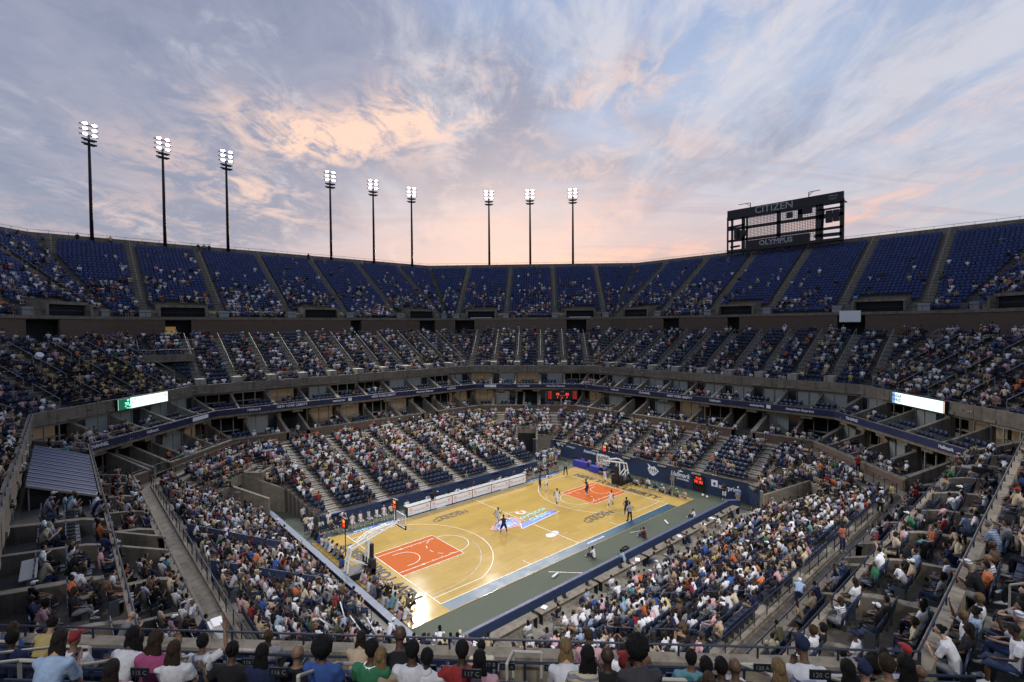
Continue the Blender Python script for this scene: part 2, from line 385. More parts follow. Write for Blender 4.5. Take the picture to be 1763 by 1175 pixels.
M['seat_navy'] = mat('navy_seat_plastic', SEAT_LO, .4, noise=(4, .25, (1, 1, 1)))
M['seat_metal'] = mat('seat_bracket', (.08, .085, .09), .5, metal=.4)
# ------------------------------------------------------------------ stadium frame: eight facets
DF = [35.0, 39.3, 35.2, 39.9, 35.1, 38.4, 34.2, 38.6]          # distance of each facet's middle-stand front
NF = [Vector((math.cos(k*PI/4), math.sin(k*PI/4), 0)) for k in range(8)]
TF = [Vector((-math.sin(k*PI/4), math.cos(k*PI/4), 0)) for k in range(8)]
def corner(f, o):                                                # between facet f and f+1
    a, b = f % 8, (f+1) % 8; n1, n2 = NF[a], NF[b]; d1, d2 = DF[a]+o, DF[b]+o
    det = n1.x*n2.y-n1.y*n2.x
    return Vector(((d1*n2.y-n1.y*d2)/det, (n1.x*d2-d1*n2.x)/det, 0))
def srange(f, o): return TF[f].dot(corner(f-1, o)), TF[f].dot(corner(f, o))
def P(f, o, s, z): return NF[f]*(DF[f]+o)+TF[f]*s+Vector((0, 0, z))
def ringband(mb, o0, z0, o1, z1, facets=range(8), mi=0):
    for f in facets:
        a0, a1 = srange(f, o0); b0, b1 = srange(f, o1)
        mb.quad(P(f, o0, a0, z0), P(f, o0, a1, z0), P(f, o1, b1, z1), P(f, o1, b0, z1), mi)
def ringbox(mb, o0, o1, z0, z1, facets=range(8), mi=0):
    for f in facets:
        a0, a1 = srange(f, o0); b0, b1 = srange(f, o1)
        mb.hexa([P(f, o0, a0, z0), P(f, o0, a1, z0), P(f, o1, b1, z0), P(f, o1, b0, z0)], [P(f, o0, a0, z1), P(f, o0, a1, z1), P(f, o1, b1, z1), P(f, o1, b0, z1)], mi)
MID0, MIDZ, MIDD, MIDR, MIDN = .35, 11.38, .86, .462, 14      # first row offset, floor height, row depth, rise, rows
UP0, UPZ, UPD, UPR, UPN = 16.6, 20.55, .69, .455, 28
def midz(o): return MIDZ+MIDR*max(0, math.floor((o-MID0)/MIDD))
SPOTS = []   # every seat place: (pos, facing angle, region, facet, row, s)
VOM = {0: [2.1, -17.8, 21.9], 1: [10.2, -10.2], 2: [-.6, 19.7, -20.8], 3: [10.2, -10.2], 7: [10.2, -10.2], 4: [], 5: [], 6: []}
UPA = {0: [26.8, 16.9, 7.0, -2.9, -12.8, -22.7, -32.5], 1: [15.4, 5.1, -5.1, -15.4], 2: [-26.1, -16.0, -5.8, 4.3, 14.4, 24.3, 34], 3: [15.4, 5.1, -5.1, -15.4], 7: [15.4, 5.1, -5.1, -15.4], 4: [-20, -10, 0, 10, 20], 5: [15.4, 5.1, -5.1, -15.4], 6: [-20, -10, 0, 10, 20]}
MIDA = {0: [-16.4+4.1*k for k in range(-1, 10)], 2: [-16.9+4.15*k for k in range(-1, 10)], 4: [-16.4+4.1*k for k in range(-1, 10)], 6: [-16.4+4.1*k for k in range(-1, 10)]}
for k in (1, 3, 5, 7): MIDA[k] = [-10.4+4.16*j for j in range(-1, 7)]

def stepped(mb, f, o0, z0, d, r, n):
    for i in range(n):
        o = o0+i*d; z = z0+i*r
        a0, a1 = srange(f, o); b0, b1 = srange(f, o+d)
        mb.quad(P(f, o, a0, z-r), P(f, o, a1, z-r), P(f, o, a1, z), P(f, o, a0, z))
        mb.quad(P(f, o, a0, z), P(f, o, a1, z), P(f, o+d, b1, z), P(f, o+d, b0, z))
def aisle_steps(mb, f, s, o0, z0, d, r, n, w):
    for i in range(n):
        o = o0+i*d; z = z0+i*r
        a0, a1 = srange(f, o)
        if s-w/2 < a0 or s+w/2 > a1: continue
        for (oo, h, dd) in ((o-d*.5, 0, d*.5), ):
            c = P(f, oo+dd/2, s, z-r+r*.25); mb.box(c, (dd, w, r*.5), rz=f*PI/4)
        mb.box(P(f, o+d*.25, s, z+.006), (d*.5, w, .012), rz=f*PI/4)
def add_places(region, f, o, z, s0, s1, aisles, aw, row, pitch=.53, skip=()):
    cuts = sorted([s0]+[a for a in aisles if s0 < a < s1]+[s1]); ang = f*PI/4+PI
    for i in range(len(cuts)-1):
        a = cuts[i]+(aw/2 if i else .2); b = cuts[i+1]-(aw/2 if i < len(cuts)-2 else .2)
        n = int((b-a)/pitch)
        if n < 1: continue
        st = a+((b-a)-(n-1)*pitch)/2
        for k in range(n):
            s = st+k*pitch
            if any(x0 < s < x1 for x0, x1 in skip): continue
            SPOTS.append((P(f, o, s, z), ang, region, f, row, s))

# ---- upper stand
up = empty('upper_stand', (0, 0, 0), 0, 'steep top tier of bright blue seats running round the whole stadium under the masts', 'stand')
mb = MB()
for f in range(8): stepped(mb, f, UP0, UPZ, UPD, UPR, UPN)
UPE = UP0+UPD*UPN; UPT = UPZ+UPR*(UPN-1)
ringband(mb, UPE, UPT, UPE+1.4, UPT)
mb.build('stepped_deck', M['concrete_tread'], up)
mb = MB(); ringbox(mb, UPE+1.4, UPE+1.7, UPT-1, UPT+1.3); mb.build('back_parapet', M['concrete'], up)
mb = MB(); ringbox(mb, UPE+1.7, UPE+2.2, 15, UPT+.3); mb.build('outer_wall', M['concrete'], up)
mb = MB()
for f in (0, 1, 2, 3, 7):
    a0, a1 = srange(f, UPE+1.5)
    n = int((a1-a0)/2.4)
    for k in range(n+1): mb.tube(P(f, UPE+1.5, a0+(a1-a0)*k/n, UPT+1.3), P(f, UPE+1.5, a0+(a1-a0)*k/n, UPT+1.7), .025, 4)
    mb.tube(P(f, UPE+1.5, a0, UPT+1.7), P(f, UPE+1.5, a1, UPT+1.7), .025, 4)
mb.build('top_rail', M['rail_blue'], up)
mb = MB(); ringbox(mb, UP0-.7, UP0-.4, 20.3, 20.62); mb.build('front_kerb', M['concrete'], up)
mb = MB()
for f in (0, 1, 2, 3, 7, 4, 6):
    a0, a1 = srange(f, UP0-.5); mb.tube(P(f, UP0-.52, a0, 21.25), P(f, UP0-.52, a1, 21.25), .03, 4)
    n = int((a1-a0)/1.8)
    for k in range(n+1): s = a0+(a1-a0)*k/n; mb.tube(P(f, UP0-.52, s, 20.8), P(f, UP0-.52, s, 21.25), .022, 4)
mb.build('front_rail', M['rail_blue'], up)
for f in range(8):
    for s in UPA[f]:
        mb = MB(); aisle_steps(mb, f, s, UP0, UPZ, UPD, UPR, UPN, 1.15)
        if mb.v:
            mb.build('aisle', M['aisle'], up)
            if f in (0, 1, 2, 3, 7):
                mb = MB()
                for i0 in range(3, UPN-2, 1):
                    pass
                a, b = [i for i in range(UPN) if srange(f, UP0+UPD*i)[0] < s < srange(f, UP0+UPD*i)[1]][0], UPN-1
                a = max(a, 4)
                mb.tube(P(f, UP0+UPD*a, s, UPZ+UPR*a+.85), P(f, UP0+UPD*b, s, UPZ+UPR*b+.85), .025, 4)
                for i in range(a, b+1, 3): mb.tube(P(f, UP0+UPD*i, s, UPZ+UPR*i), P(f, UP0+UPD*i, s, UPZ+UPR*i+.85), .02, 4)
                mb.build('handrail', M['rail_far'], up)
            if f in (0, 1, 2, 3, 7) and srange(f, UP0)[0] < s-.8 and s+.8 < srange(f, UP0)[1]:
                mb = MB(); mb.box(P(f, UP0+.25, s, UPZ+.5), (1.5, 1.3, 1.1), rz=f*PI/4); mb.build('landing_block', M['metal_grey'], up)
# vomitories: concrete portals at the foot of the upper stand
for f in VOM:
    for s in VOM[f]:
        if f in (4, 5, 6): continue
        w = 5.6; v = MB(); q = f*PI/4
        v.box(P(f, UP0+1.6, s, 22.2), (3.4, w+.7, .36), rz=q)
        for sg in (-1, 1):
            v.box(P(f, UP0+1.3, s+sg*(w/2+.17), 21.35), (4.0, .34, 1.6), rz=q)
            v.hexa([P(f, UP0-.3, s+sg*(w/2+.3), 20.5), P(f, UP0+2.4, s+sg*(w/2+.3), 20.5), P(f, UP0+2.4, s+sg*(w/2+2.1), 20.5), P(f, UP0-.3, s+sg*(w/2+1.5), 20.5)],
                   [P(f, UP0-.3, s+sg*(w/2+.3), 21.2), P(f, UP0+2.4, s+sg*(w/2+.3), 21.75), P(f, UP0+2.4, s+sg*(w/2+2.1), 21.75), P(f, UP0-.3, s+sg*(w/2+1.5), 21.2)])
        vo = v.build('vomitory', M['concrete'], up)
        d = MB(); d.box(P(f, UP0+.3, s, 21.3), (.1, w, 1.42), rz=q); d.build('dark_opening', M['dark'], vo)
        if f == 1:
            g = MB(); g.box(P(f, UP0-.6, s, 20.62), (.1, w*.8, .22), rz=q); g.build('light_panel', M['white'], vo)
for f in (0, 1, 2, 3, 7):
    for i in range(UPN-1):
        o = UP0+UPD*i; z = UPZ+UPR*i; a0, a1 = srange(f, o)
        sk = [(s-3.1, s+3.1) for s in VOM[f]] if i < 5 else []
        if i < 3: sk = [(s-4.6, s+4.6) for s in VOM[f]]
        add_places('up', f, o+.3, z, a0, a1, UPA[f], 1.2, i, .55, sk)

# ---- wall behind the middle stand
mw = empty('concourse_wall', (0, 0, 0), 0, 'brown brick wall with dark doorways between the middle and upper stands', 'wall')
MIDE = MID0+MIDD*MIDN; MIDT = MIDZ+MIDR*(MIDN-1)
GAPS = {2: [(-21.5, 1.8), (-6.5, 1.0), (20.5, 1.6)], 1: [(-9.4, 2), (13.5, 2), (3, 0)], 0: [(13.5, 1.6), (-14.8, 1.7), (2, 1)], 3: [(-6, 2)], 7: [(6, 2)]}
mb = MB(); dk = MB()
for f in range(8):
    a0, a1 = srange(f, 15.2); xs = sorted([g for g in GAPS.get(f, []) if g[1] > 0]); cur = a0
    for c, hw in xs:
        mb.hexa([P(f, 15.2, cur, MIDT-.3), P(f, 15.2, c-hw, MIDT-.3), P(f, 15.5, c-hw, MIDT-.3), P(f, 15.5, cur, MIDT-.3)], [P(f, 15.2, cur, 20.22), P(f, 15.2, c-hw, 20.22), P(f, 15.5, c-hw, 20.22), P(f, 15.5, cur, 20.22)])
        cur = c+hw; dk.box(P(f, 16.6, c, 18.6), (.1, hw*2, 2.8), rz=f*PI/4)
    mb.hexa([P(f, 15.2, cur, MIDT-.3), P(f, 15.2, a1, MIDT-.3), P(f, 15.5, a1, MIDT-.3), P(f, 15.5, cur, MIDT-.3)], [P(f, 15.2, cur, 20.22), P(f, 15.2, a1, 20.22), P(f, 15.5, a1, 20.22), P(f, 15.5, cur, 20.22)])
mb.build('brick_face', M['brick'], mw); dk.build('doorway', M['dark'], mw)
mb = MB(); ringbox(mb, 15.1, 15.9, 20.22, 20.31); mb.build('coping', M['concrete'], mw)
tag((lambda b: (b.box(P(0, 15.1, -14.7, 20.0), (.12, 2.6, 1.6), rz=0), b.build('white_banner', M['white']))[1])(MB()), 'plain pale rectangular banner hung over a doorway in the brown brick wall', 'banner')
tag((lambda b: (b.box(P(2, 16.4, 21.5, 18.6), (.1, 1.6, 1.2), rz=PI/2), b.build('lit_kiosk', mat('kiosk_glow', (.5, .3, .1), .6, emit=((1, .6, .2), .12))))[1])(MB()), 'warm lit concession opening in the brick wall at the left', 'kiosk')

# ---- middle stand
ms = empty('middle_stand', (0, 0, 0), 0, 'middle tier of dark navy seats with pale stair aisles above the balcony suites', 'stand')
mb = MB()
for f in range(8): stepped(mb, f, MID0, MIDZ, MIDD, MIDR, MIDN)
ringband(mb, MIDE, MIDT, 17.2, MIDT); ringband(mb, 17.2, MIDT, 17.2, 21.5)
mb.build('stepped_deck', M['concrete_tread'], ms)
mb = MB(); ringbox(mb, 0, .34, 10.85, 12.0); mb.build('front_band', M['concrete'], ms)
mb = MB()
for f in range(8):
    a0, a1 = srange(f, 0); n = int((a1-a0)/4.15)
    for k in range(1, n): mb.box(P(f, -.004, a0+(a1-a0)*k/n, 11.4), (.02, .035, 1.12), rz=f*PI/4)
mb.build('band_joint', M['joint'], ms)
mb = MB()
for f in range(8):
    a0, a1 = srange(f, .34)
    mb.hexa([P(f, .34, a0, 10.6), P(f, .34, a1, 10.6), P(f, 15, srange(f, 15)[1], 15), P(f, 15, srange(f, 15)[0], 15)], [P(f, .34, a0, 10.9), P(f, .34, a1, 10.9), P(f, 15, srange(f, 15)[1], 15.5), P(f, 15, srange(f, 15)[0], 15.5)])
mb.build('underside', M['concrete_tread'], ms)
for f in range(8):
    for s in MIDA[f]:
        mb = MB(); aisle_steps(mb, f, s, MID0, MIDZ, MIDD, MIDR, MIDN, 1.0)
        if mb.v and len([1 for c in ms.children if c.name.startswith('aisle')]) < 96:
            mb.build('aisle', M['aisle'], ms)
        if f == 5: continue
        rows = [i for i in range(MIDN) if srange(f, MID0+MIDD*i)[0] < s-.5 and s+.5 < srange(f, MID0+MIDD*i)[1]]
        if not rows: continue
        hr = MB(); near = f in (3, 4, 6, 7)
        segs = [(r, min(r+3, MIDN-1)) for r in range(max(rows[0], 1), MIDN-1, 4 if near else 13)] if near else [(max(rows[0], 3), MIDN-1)]
        for a, b in segs:
            pa, pb = P(f, MID0+MIDD*a, s, MIDZ+MIDR*a), P(f, MID0+MIDD*b, s, MIDZ+MIDR*b); h = Vector((0, 0, .9))
            r = .028 if near else .026
            hr.tube(pa+h, pb+h, r, 5)
            st = 1 if not near else b-a
            for i in range(a, b+1, max(1, st)):
                q = P(f, MID0+MIDD*i, s, MIDZ+MIDR*i); hr.tube(q, q+h, r*.8, 5)
        hr.build('handrail', M['rail_far'], ms)
        if rows[0] == 0 and f in (0, 1, 2):
            b = MB(); b.box(P(f, MID0+1.0, s, MIDZ+.75), (1.9, 1.05, 1.1), rz=f*PI/4); b.build('landing_block', M['concrete_light'], ms)
for f in range(8):
    for i in range(MIDN):
        o = MID0+MIDD*i; z = MIDZ+MIDR*i; a0, a1 = srange(f, o)
        if f == 5 and i > 5: continue
        add_places('mid', f, o+.32, z, a0, a1, MIDA[f], 1.05, i, .53)
mb = MB()     # front rails on top of the band
for f in range(8):
    a0, a1 = srange(f, .17); r = .035
    if f in (4, 5, 6, 3, 7):
        mb.tube(P(f, .12, a0, 12.24), P(f, .12, a1, 12.24), .024, 6)
        n = int((a1-a0)/1.6)
        for k in range(n+1): s = a0+(a1-a0)*k/n; mb.tube(P(f, .12, s, 11.95), P(f, .12, s, 12.24), .024, 5)
mb.build('front_rail', M['rail_blue'], ms)

# ---- suites: one level = slab, front wall, back wall with window bays, raking partitions
def suite_level(name, label, o_front, z_top, z_floor, o_glass, z_ceil, facets, gates, brick):
    L = empty(name, (0, 0, 0), 0, label, 'suite level')
    fl = MB(); ringband(fl, o_front+.2, z_floor, o_front+1.2, z_floor); ringband(fl, o_front+1.2, z_floor, o_front+1.2, z_floor+.28); ringband(fl, o_front+1.2, z_floor+.28, o_glass+.05, z_floor+.28)
    ringband(fl, o_glass+2.6, z_floor, o_glass+2.6, z_ceil); ringband(fl, o_glass, z_ceil, o_glass+2.6, z_ceil)
    fl.build('floor_slab', M['concrete_tread'], L)
    win = []; parts = MB(); pier = MB()
    for f in facets:
        sp = 4.1; a0, a1 = srange(f, o_glass)
        n = max(1, round((a1-a0)/sp)); w = (a1-a0)/n
        for k in range(n):
            s = a0+(k+.5)*w; rz = f*PI/4
            if any(gf == f and abs(s-gs) < w*.5 for gf, gs in gates):
                g = MB(); g.box(P(f, o_glass+1.5, s, (z_floor+z_ceil)/2), (.1, w*.96, z_ceil-z_floor), rz=rz); g.build('gate_opening', M['dark'], L); continue
            kind = random.random()
            if f == 4 and 8 < s < 12.5 and name.startswith('upper'):
                ct = MB(); ct.box(P(f, o_glass-1.0, s, z_floor+.28+.74), (.5, w*.55, .05), rz=rz); ct.box(P(f, o_glass-1.0, s, z_floor+.28+.37), (.1, w*.5, .72), rz=rz); ct.build('counter_table', M['metal_grey'], L)
            h = z_ceil-z_floor-.3; zc = z_floor+.28+h/2
            if f in (1,) and name.startswith('lower'): kind = kind*.7+.3
            fr = MB()
            for t in (-.5, -.17, .2, .5): fr.box(P(f, o_glass, s+t*w*.92, zc), (.1, .09, h), rz=rz)
            fr.box(P(f, o_glass, s, z_ceil-.12), (.14, w, .24), rz=rz)
            fo = fr.build('window', M['rail_far'] if random.random() < .5 else M['concrete'], L)
            pn = MB()
            if kind < .62:
                lo, hi = (-.47, .18) if random.random() < .5 else (-.16, .48)
                pn.box(P(f, o_glass+.05, s+(lo+hi)/2*w*.92, zc), (.04, (hi-lo)*w*.9, h), rz=rz); pn.build('blind', M['blind'], fo)
                q = MB(); c = .34 if lo < -.3 else -.32; q.box(P(f, o_glass+.06, s+c*w*.92, zc), (.03, .30*w, h), rz=rz); q.build('pane', M['glass_dark'], fo)
            else:
                pn.box(P(f, o_glass+1.6, s, zc), (.04, w*.9, h), rz=rz); pn.build('room_wall', M['warm_room'] if random.random() < .5 else M['dark'], fo)
                q = MB(); q.box(P(f, o_glass+.5, s, z_floor+.95), (.6, w*.7, .06), rz=rz); q.build('counter', M['rail_far'], fo)
        for k in range(n+1):
            s = a0+k*w
            # partition: follows the mitre at the corners
            b0, b1 = srange(f, o_front+.2); sf = b0 if k == 0 else (b1 if k == n else max(b0+.3, min(b1-.3, s)))
            if k == n or f == 5: continue
            if f == 4 and name.startswith('upper') and -1.5 < -s < 16.5: continue
            p = MB(); tk = .13 if k % 2 else .2; dz = [(o_front+.25, z_top+.0), (o_front+1.1, z_top+.25), (o_glass-.1, z_top+(1.25 if f in (0, 1, 2, 3, 7) else .55))]
            for j in range(2):
                (oa, za), (ob, zb) = dz[j], dz[j+1]
                fa = (oa-o_front)/(o_glass-o_front); fb = (ob-o_front)/(o_glass-o_front)
                sa, sb = sf+(s-sf)*fa, sf+(s-sf)*fb
                p.hexa([P(f, oa, sa-tk, z_floor-.3), P(f, ob, sb-tk, z_floor-.3), P(f, ob, sb+tk, z_floor-.3), P(f, oa, sa+tk, z_floor-.3)],
                       [P(f, oa, sa-tk, za), P(f, ob, sb-tk, zb), P(f, ob, sb+tk, zb), P(f, oa, sa+tk, za)])
            p.box(P(f, o_glass+.15, s, (z_floor+z_ceil)/2), (.5, .55 if k % 2 == 0 else .3, z_ceil-z_floor), rz=f*PI/4)
            p.build('partition', M['concrete'], L)
        for row, oo in ((0, o_front+.55), (1, o_front+1.6))+(((2, o_front+2.55),) if f in (4, 6) else ()):
            a0r, a1r = srange(f, oo)
            sk = [(gs-w*.6, gs+w*.6) for gf, gs in gates if gf == f]
            add_places(name[:5], f, oo, z_floor+(.28 if row else 0), a0r+.4, a1r-.4, [srange(f, oo)[0]+(srange(f, oo)[1]-srange(f, oo)[0])*k/n for k in range(1, n)], 1.1, row, .55, sk)
    return L
LG = [(1, -.6), (0, -9.2), (0, 8.0), (2, 11.2), (2, -8.2), (3, 4), (7, -7), (6, 0), (4, 0)]
us = suite_level('upper_suites', 'upper ring of balcony suites between the concrete band and the blue ribbon board', -3.5, 9.2, 8.6, .35, 10.85, [0, 1, 2, 3, 4, 6, 7], [], False)
ls = suite_level('lower_suites', 'lower ring of balcony suites standing on the brown brick wall above the lower stand', -6.3, 6.05, 5.35, -2.3, 8.2, [0, 1, 2, 3, 4, 6, 7], LG, True)
mb = MB(); ringbox(mb, -3.3, .3, 8.2, 8.58); 
for f in (0, 1, 2, 3, 7):
    a0, a1 = srange(f, -3)
    for k in range(6): mb.box(P(f, -2.6, a0+(a1-a0)*(k+.5)/6, 8.05), (1.3, 1.3, .32), rz=f*PI/4)
mb.build('balcony_slab', M['concrete'], us)
# parapets
mb = MB(); ringbox(mb, -3.5, -3.3, 8.25, 9.2, [3, 4, 5, 6, 7, 0, 1, 2]); mb.build('parapet', M['concrete'], us)
mb = MB(); 
cuts = {}
for f in range(8):
    a0, a1 = srange(f, -6.3); gs = sorted([g[1] for g in LG if g[0] == f]); cur = a0
    for g in gs+[None]:
        e = a1 if g is None else g-1.15
        if e > cur:
            mb.hexa([P(f, -6.3, cur, 4.7), P(f, -6.3, e, 4.7), P(f, -6.0, e, 4.7), P(f, -6.0, cur, 4.7)], [P(f, -6.3, cur, 5.93), P(f, -6.3, e, 5.93), P(f, -6.0, e, 5.93), P(f, -6.0, cur, 5.93)])
        if g is not None: cur = g+1.15
mb.build('brick_wall', M['brick'], ls)
mb = MB()
for f in range(8):
    a0, a1 = srange(f, -6.3); gs = sorted([g[1] for g in LG if g[0] == f]); cur = a0
    for g in gs+[None]:
        e = a1 if g is None else g-1.15
        if e > cur: mb.hexa([P(f, -6.36, cur, 5.93), P(f, -6.36, e, 5.93), P(f, -5.95, e, 5.93), P(f, -5.95, cur, 5.93)], [P(f, -6.36, cur, 6.06), P(f, -6.36, e, 6.06), P(f, -5.95, e, 6.06), P(f, -5.95, cur, 6.06)])
        if g is not None: cur = g+1.15
mb.build('coping', M['concrete'], ls)
mb = MB()
for f in (3, 4, 6, 7):
    for oo, zz in ((-6.15, 6.3), (-3.4, 9.5)):
        a0, a1 = srange(f, oo); mb.tube(P(f, oo, a0, zz), P(f, oo, a1, zz), .03, 5); n = int((a1-a0)/1.3)
        for k in range(n+1): s = a0+(a1-a0)*k/n; mb.tube(P(f, oo, s, zz-.32), P(f, oo, s, zz), .024, 4)
mb.build('balcony_rail', M['rail_blue'], us)
# raking walls framing each gate
for f, g in LG:
    for sg in (-1, 1):
        s = g+sg*1.3; t = .15; mb = MB()
        mb.hexa([P(f, -6.3, s-t, 4.7), P(f, -2.3, s-t, 4.7), P(f, -2.3, s+t, 4.7), P(f, -6.3, s+t, 4.7)], [P(f, -6.3, s-t, 6.1), P(f, -2.3, s-t, 7.7), P(f, -2.3, s+t, 7.7), P(f, -6.3, s+t, 6.1)])
        mb.build('gate_wall', M['concrete'], ls)
# ribbon board
rb = empty('ribbon_board', (0, 0, 0), 0, 'dark blue advertising ribbon with small white lettering running under the upper suites', 'banner')
mb = MB(); ringbox(mb, -3.62, -3.505, 8.55, 9.17, [0, 1, 2, 3, 7]); mb.build('ribbon_face', M['ribbon'], rb)
def ribtext(f, s, st, size=.42):
    text('lettering', st, size, M['white_text'], P(f, -3.62, s, 8.86), -TF[f], (0, 0, 1), rb, off=.01, bold=.008)
for f, s, st in [(2, 15.6, 'Hallmark'), (2, 11, 'NEW YORK LIBERTY'), (2, 4.8, 'enterprise'), (2, -2, 'NEW YORK LIBERTY'), (2, -9, 'American Express'), (2, -14, 'GARDEN'), (1, 6.4, 'enterprise'), (1, .8, 'Citi LIVING'), (1, -4.6, 'American Express'),
                 (0, 12, 'Hallmark'), (0, 6.6, 'CHANNEL'), (0, .9, 'NEW YORK LIBERTY'), (0, -4.3, 'Hallmark'), (0, -9.7, 'enterprise'), (0, -14.6, 'American Express'), (7, 6, 'Citi LIVING'), (7, -6.5, 'Hallmark'), (3, -5.6, 'enterprise'), (3, 1.5, 'Hallmark'), (3, 7.6, 'CHANNEL')]:
    ribtext(f, s, st)
mb = MB()
for f, s, w in [(1, 6.4, 2.0), (3, -5.6, 2.6), (0, -11.1, .5), (2, 3.2, .5)]: mb.box(P(f, -3.625, s, 8.86), (.012, w, .42), rz=f*PI/4)
mb.build('white_plate', M['white_text'], rb)

# ------------------------------------------------------------------ LED boards hung on the middle band
def led(f, pa, pb, zt, label, greenpart):
    d = DF[f]-.35
    def hit(px, py):
        r = ray(px, py); t = (d-CP.dot(NF[f]))/r.dot(NF[f]); return CP+r*t
    a, b = hit(*pa), hit(*pb); sa, sb = TF[f].dot(a), TF[f].dot(b); s0, s1 = min(sa, sb), max(sa, sb)
    L = s1-s0; root = empty('led_board', P(f, -.2, (s0+s1)/2, zt-.55), 0, label, 'led board', 'lit led boards on the corner bands')
    def bx(name, u0, u1, z0, z1, m, o=-.36, t=.03):   # u: 0..1 left to right seen from the pitch
        q = MB(); sA = s1-u0*L; sB = s1-u1*L; q.box(P(f, o, (sA+sB)/2, (z0+z1)/2)-root.location, (t, abs(sA-sB), z1-z0), rz=f*PI/4); return q.build(name, m, root)
    bx('cabinet', -.01, 1.01, zt-1.12, zt+.02, M['black'], -.19, .32)
    scr = bx('screen', 0, 1, zt-1.08, zt-.02, M['scr_white'])
    if greenpart:
        bx('dark_pixels', 0, .22, zt-1.08, zt-.02, M['scr_dark'], -.38, .01)
        q = MB()
        for k in range(60):
            u = random.uniform(.12, .5)**1.0; 
            if random.random() < (u-.1)*2.2: continue
            s = s1-u*L; q.box(P(f, -.39, s, zt-1.08+random.uniform(.08, .95))-root.location, (.01, .16, .13), rz=f*PI/4)
        q.build('green_pixels', M['scr_green'], root)
        q = MB()
        for k in range(16):
            u = random.uniform(.84, .99); q.box(P(f, -.39, s1-u*L, zt-1.08+random.uniform(.1, .95))-root.location, (.01, .2, .07), rz=f*PI/4)
        q.build('blue_pixels', M['scr_blue'], root)
    else:
        bx('left_strip', 0, .06, zt-1.08, zt-.02, M['scr_blue'], -.38, .01); bx('red_edge', .985, 1, zt-1.08, zt-.02, M['red_led'], -.38, .01)
        text('lettering', 'RUSSIA\n7/FRED', .42, M['logo_blue'], P(f, -.38, s1-.10*L, zt-.55), -TF[f], (0, 0, 1), root, off=.012, bold=.01)
        q = MB()
        for k in range(14): q.box(P(f, -.39, s1-random.uniform(.7, .9)*L, zt-1.08+random.uniform(.1, .95))-root.location, (.01, .14, .05), rz=f*PI/4)
        q.build('green_pixels', M['scr_green'], root)
    return s0, s1
led(3, (203, 684), (288, 673), 11.98, 'glowing white and green led board on the left corner band, half its pixels dark', True)
led(7, (1537, 676), (1626, 692), 11.98, 'glowing white led board with blue lettering on the right corner band', False)

# ------------------------------------------------------------------ light masts
def mast_at(p, H, n, label, vis):
    rz = math.atan2(-p.y, -p.x)-PI/2      # local +Y looks at the pitch
    H -= .45; root = empty('light_mast', p, rz, label, 'floodlight mast', 'floodlight masts on the stadium rim')
    q = MB(); q.loft([(0, 0, -3), (0, 0, H*.5), (0, 0, H-1.6)], [.3, .24, .17], 10); q.build('pole', M['pole'], root, smooth=True)
    q = MB()
    for zz in (H-2.4, H-3.1): q.box((0, .1, zz), (2.1, .22, .22)); q.box((0, .1, zz-.2), (1.5, .5, .08))
    for zz in (H-.1, H-.9, H-1.7): q.box((0, 0, zz), (2.6, .18, .14))
    q.build('crossarm', M['pole'], root)
    if n:
        for zz in (H+.1, H-.75, H-1.6):
            for xx in (-.66, .66):
                h = MB(); h.loft([(xx, -.1, zz+.2), (xx, .1, zz+.1), (xx, .35, zz-.06)], [.12, .2, .26], 10, ref=(1, 0, 0)); ho = h.build('lamp_housing', M['pole'], root, smooth=True)
                l = MB(); c = Vector((xx, .37, zz-.07)); d = Vector((0, .86, -.5)); l.loft([c, c+d*.05], [(.34, .18), (.32, .17)], 12, ref=(1, 0, 0)); l.build('lamp', M['lamp'], ho)
    ld = bpy.data.lights.new('floodlight', 'SPOT'); ld.energy = LAMP_W; ld.spot_size = math.radians(52 if vis else 38); ld.spot_blend = .75; ld.shadow_soft_size = .7; ld.color = (1, .96, .93)
    lo = bpy.data.objects.new('floodlight', ld); COL.objects.link(lo); lo.location = p+Vector((0, 0, H))+(Vector((-p.x, -p.y, 0)).normalized()*1.2)
    lo.rotation_euler = (Vector((p.x*.06, p.y*.06, 0))-lo.location).to_track_quat('-Z', 'Y').to_euler()
masts = [(Vector((x, 72, UPT+.2)), 52.5-UPT) for x in (-29, -19, -9, 11, 21, 31)]
D1 = DF[1]+UPE+2.0
for px in (842.5, 913, 986.5):
    r = ray(px, 452); t = (D1-CP.dot(NF[1]))/r.dot(NF[1]); q = CP+r*t; masts.append((Vector((q.x, q.y, UPT+.2)), 52.5-UPT))
ORD = ['leftmost of the three masts at the far left of the rim', 'middle mast of the far left trio on the rim', 'right mast of the far left trio on the rim', 'left mast of the second trio above the far stand', 'middle mast of the second trio above the far stand', 'right mast of the second trio above the far stand', 'left mast of the trio over the far corner', 'middle mast of the trio over the far corner', 'rightmost mast of all, over the far corner']
for (p, h), lb in zip(masts, ORD): mast_at(p, h, 6, 'lit floodlight mast, '+lb, True)
for p in [Vector((x, -71, UPT+.2)) for x in (-29, -9, 11, 31)]+[Vector((-51, -59, UPT+.2)), Vector((-59, -51, UPT+.2))]:
    mast_at(p, 52.5-UPT, 6, 'floodlight mast on the near rim behind the camera', False)

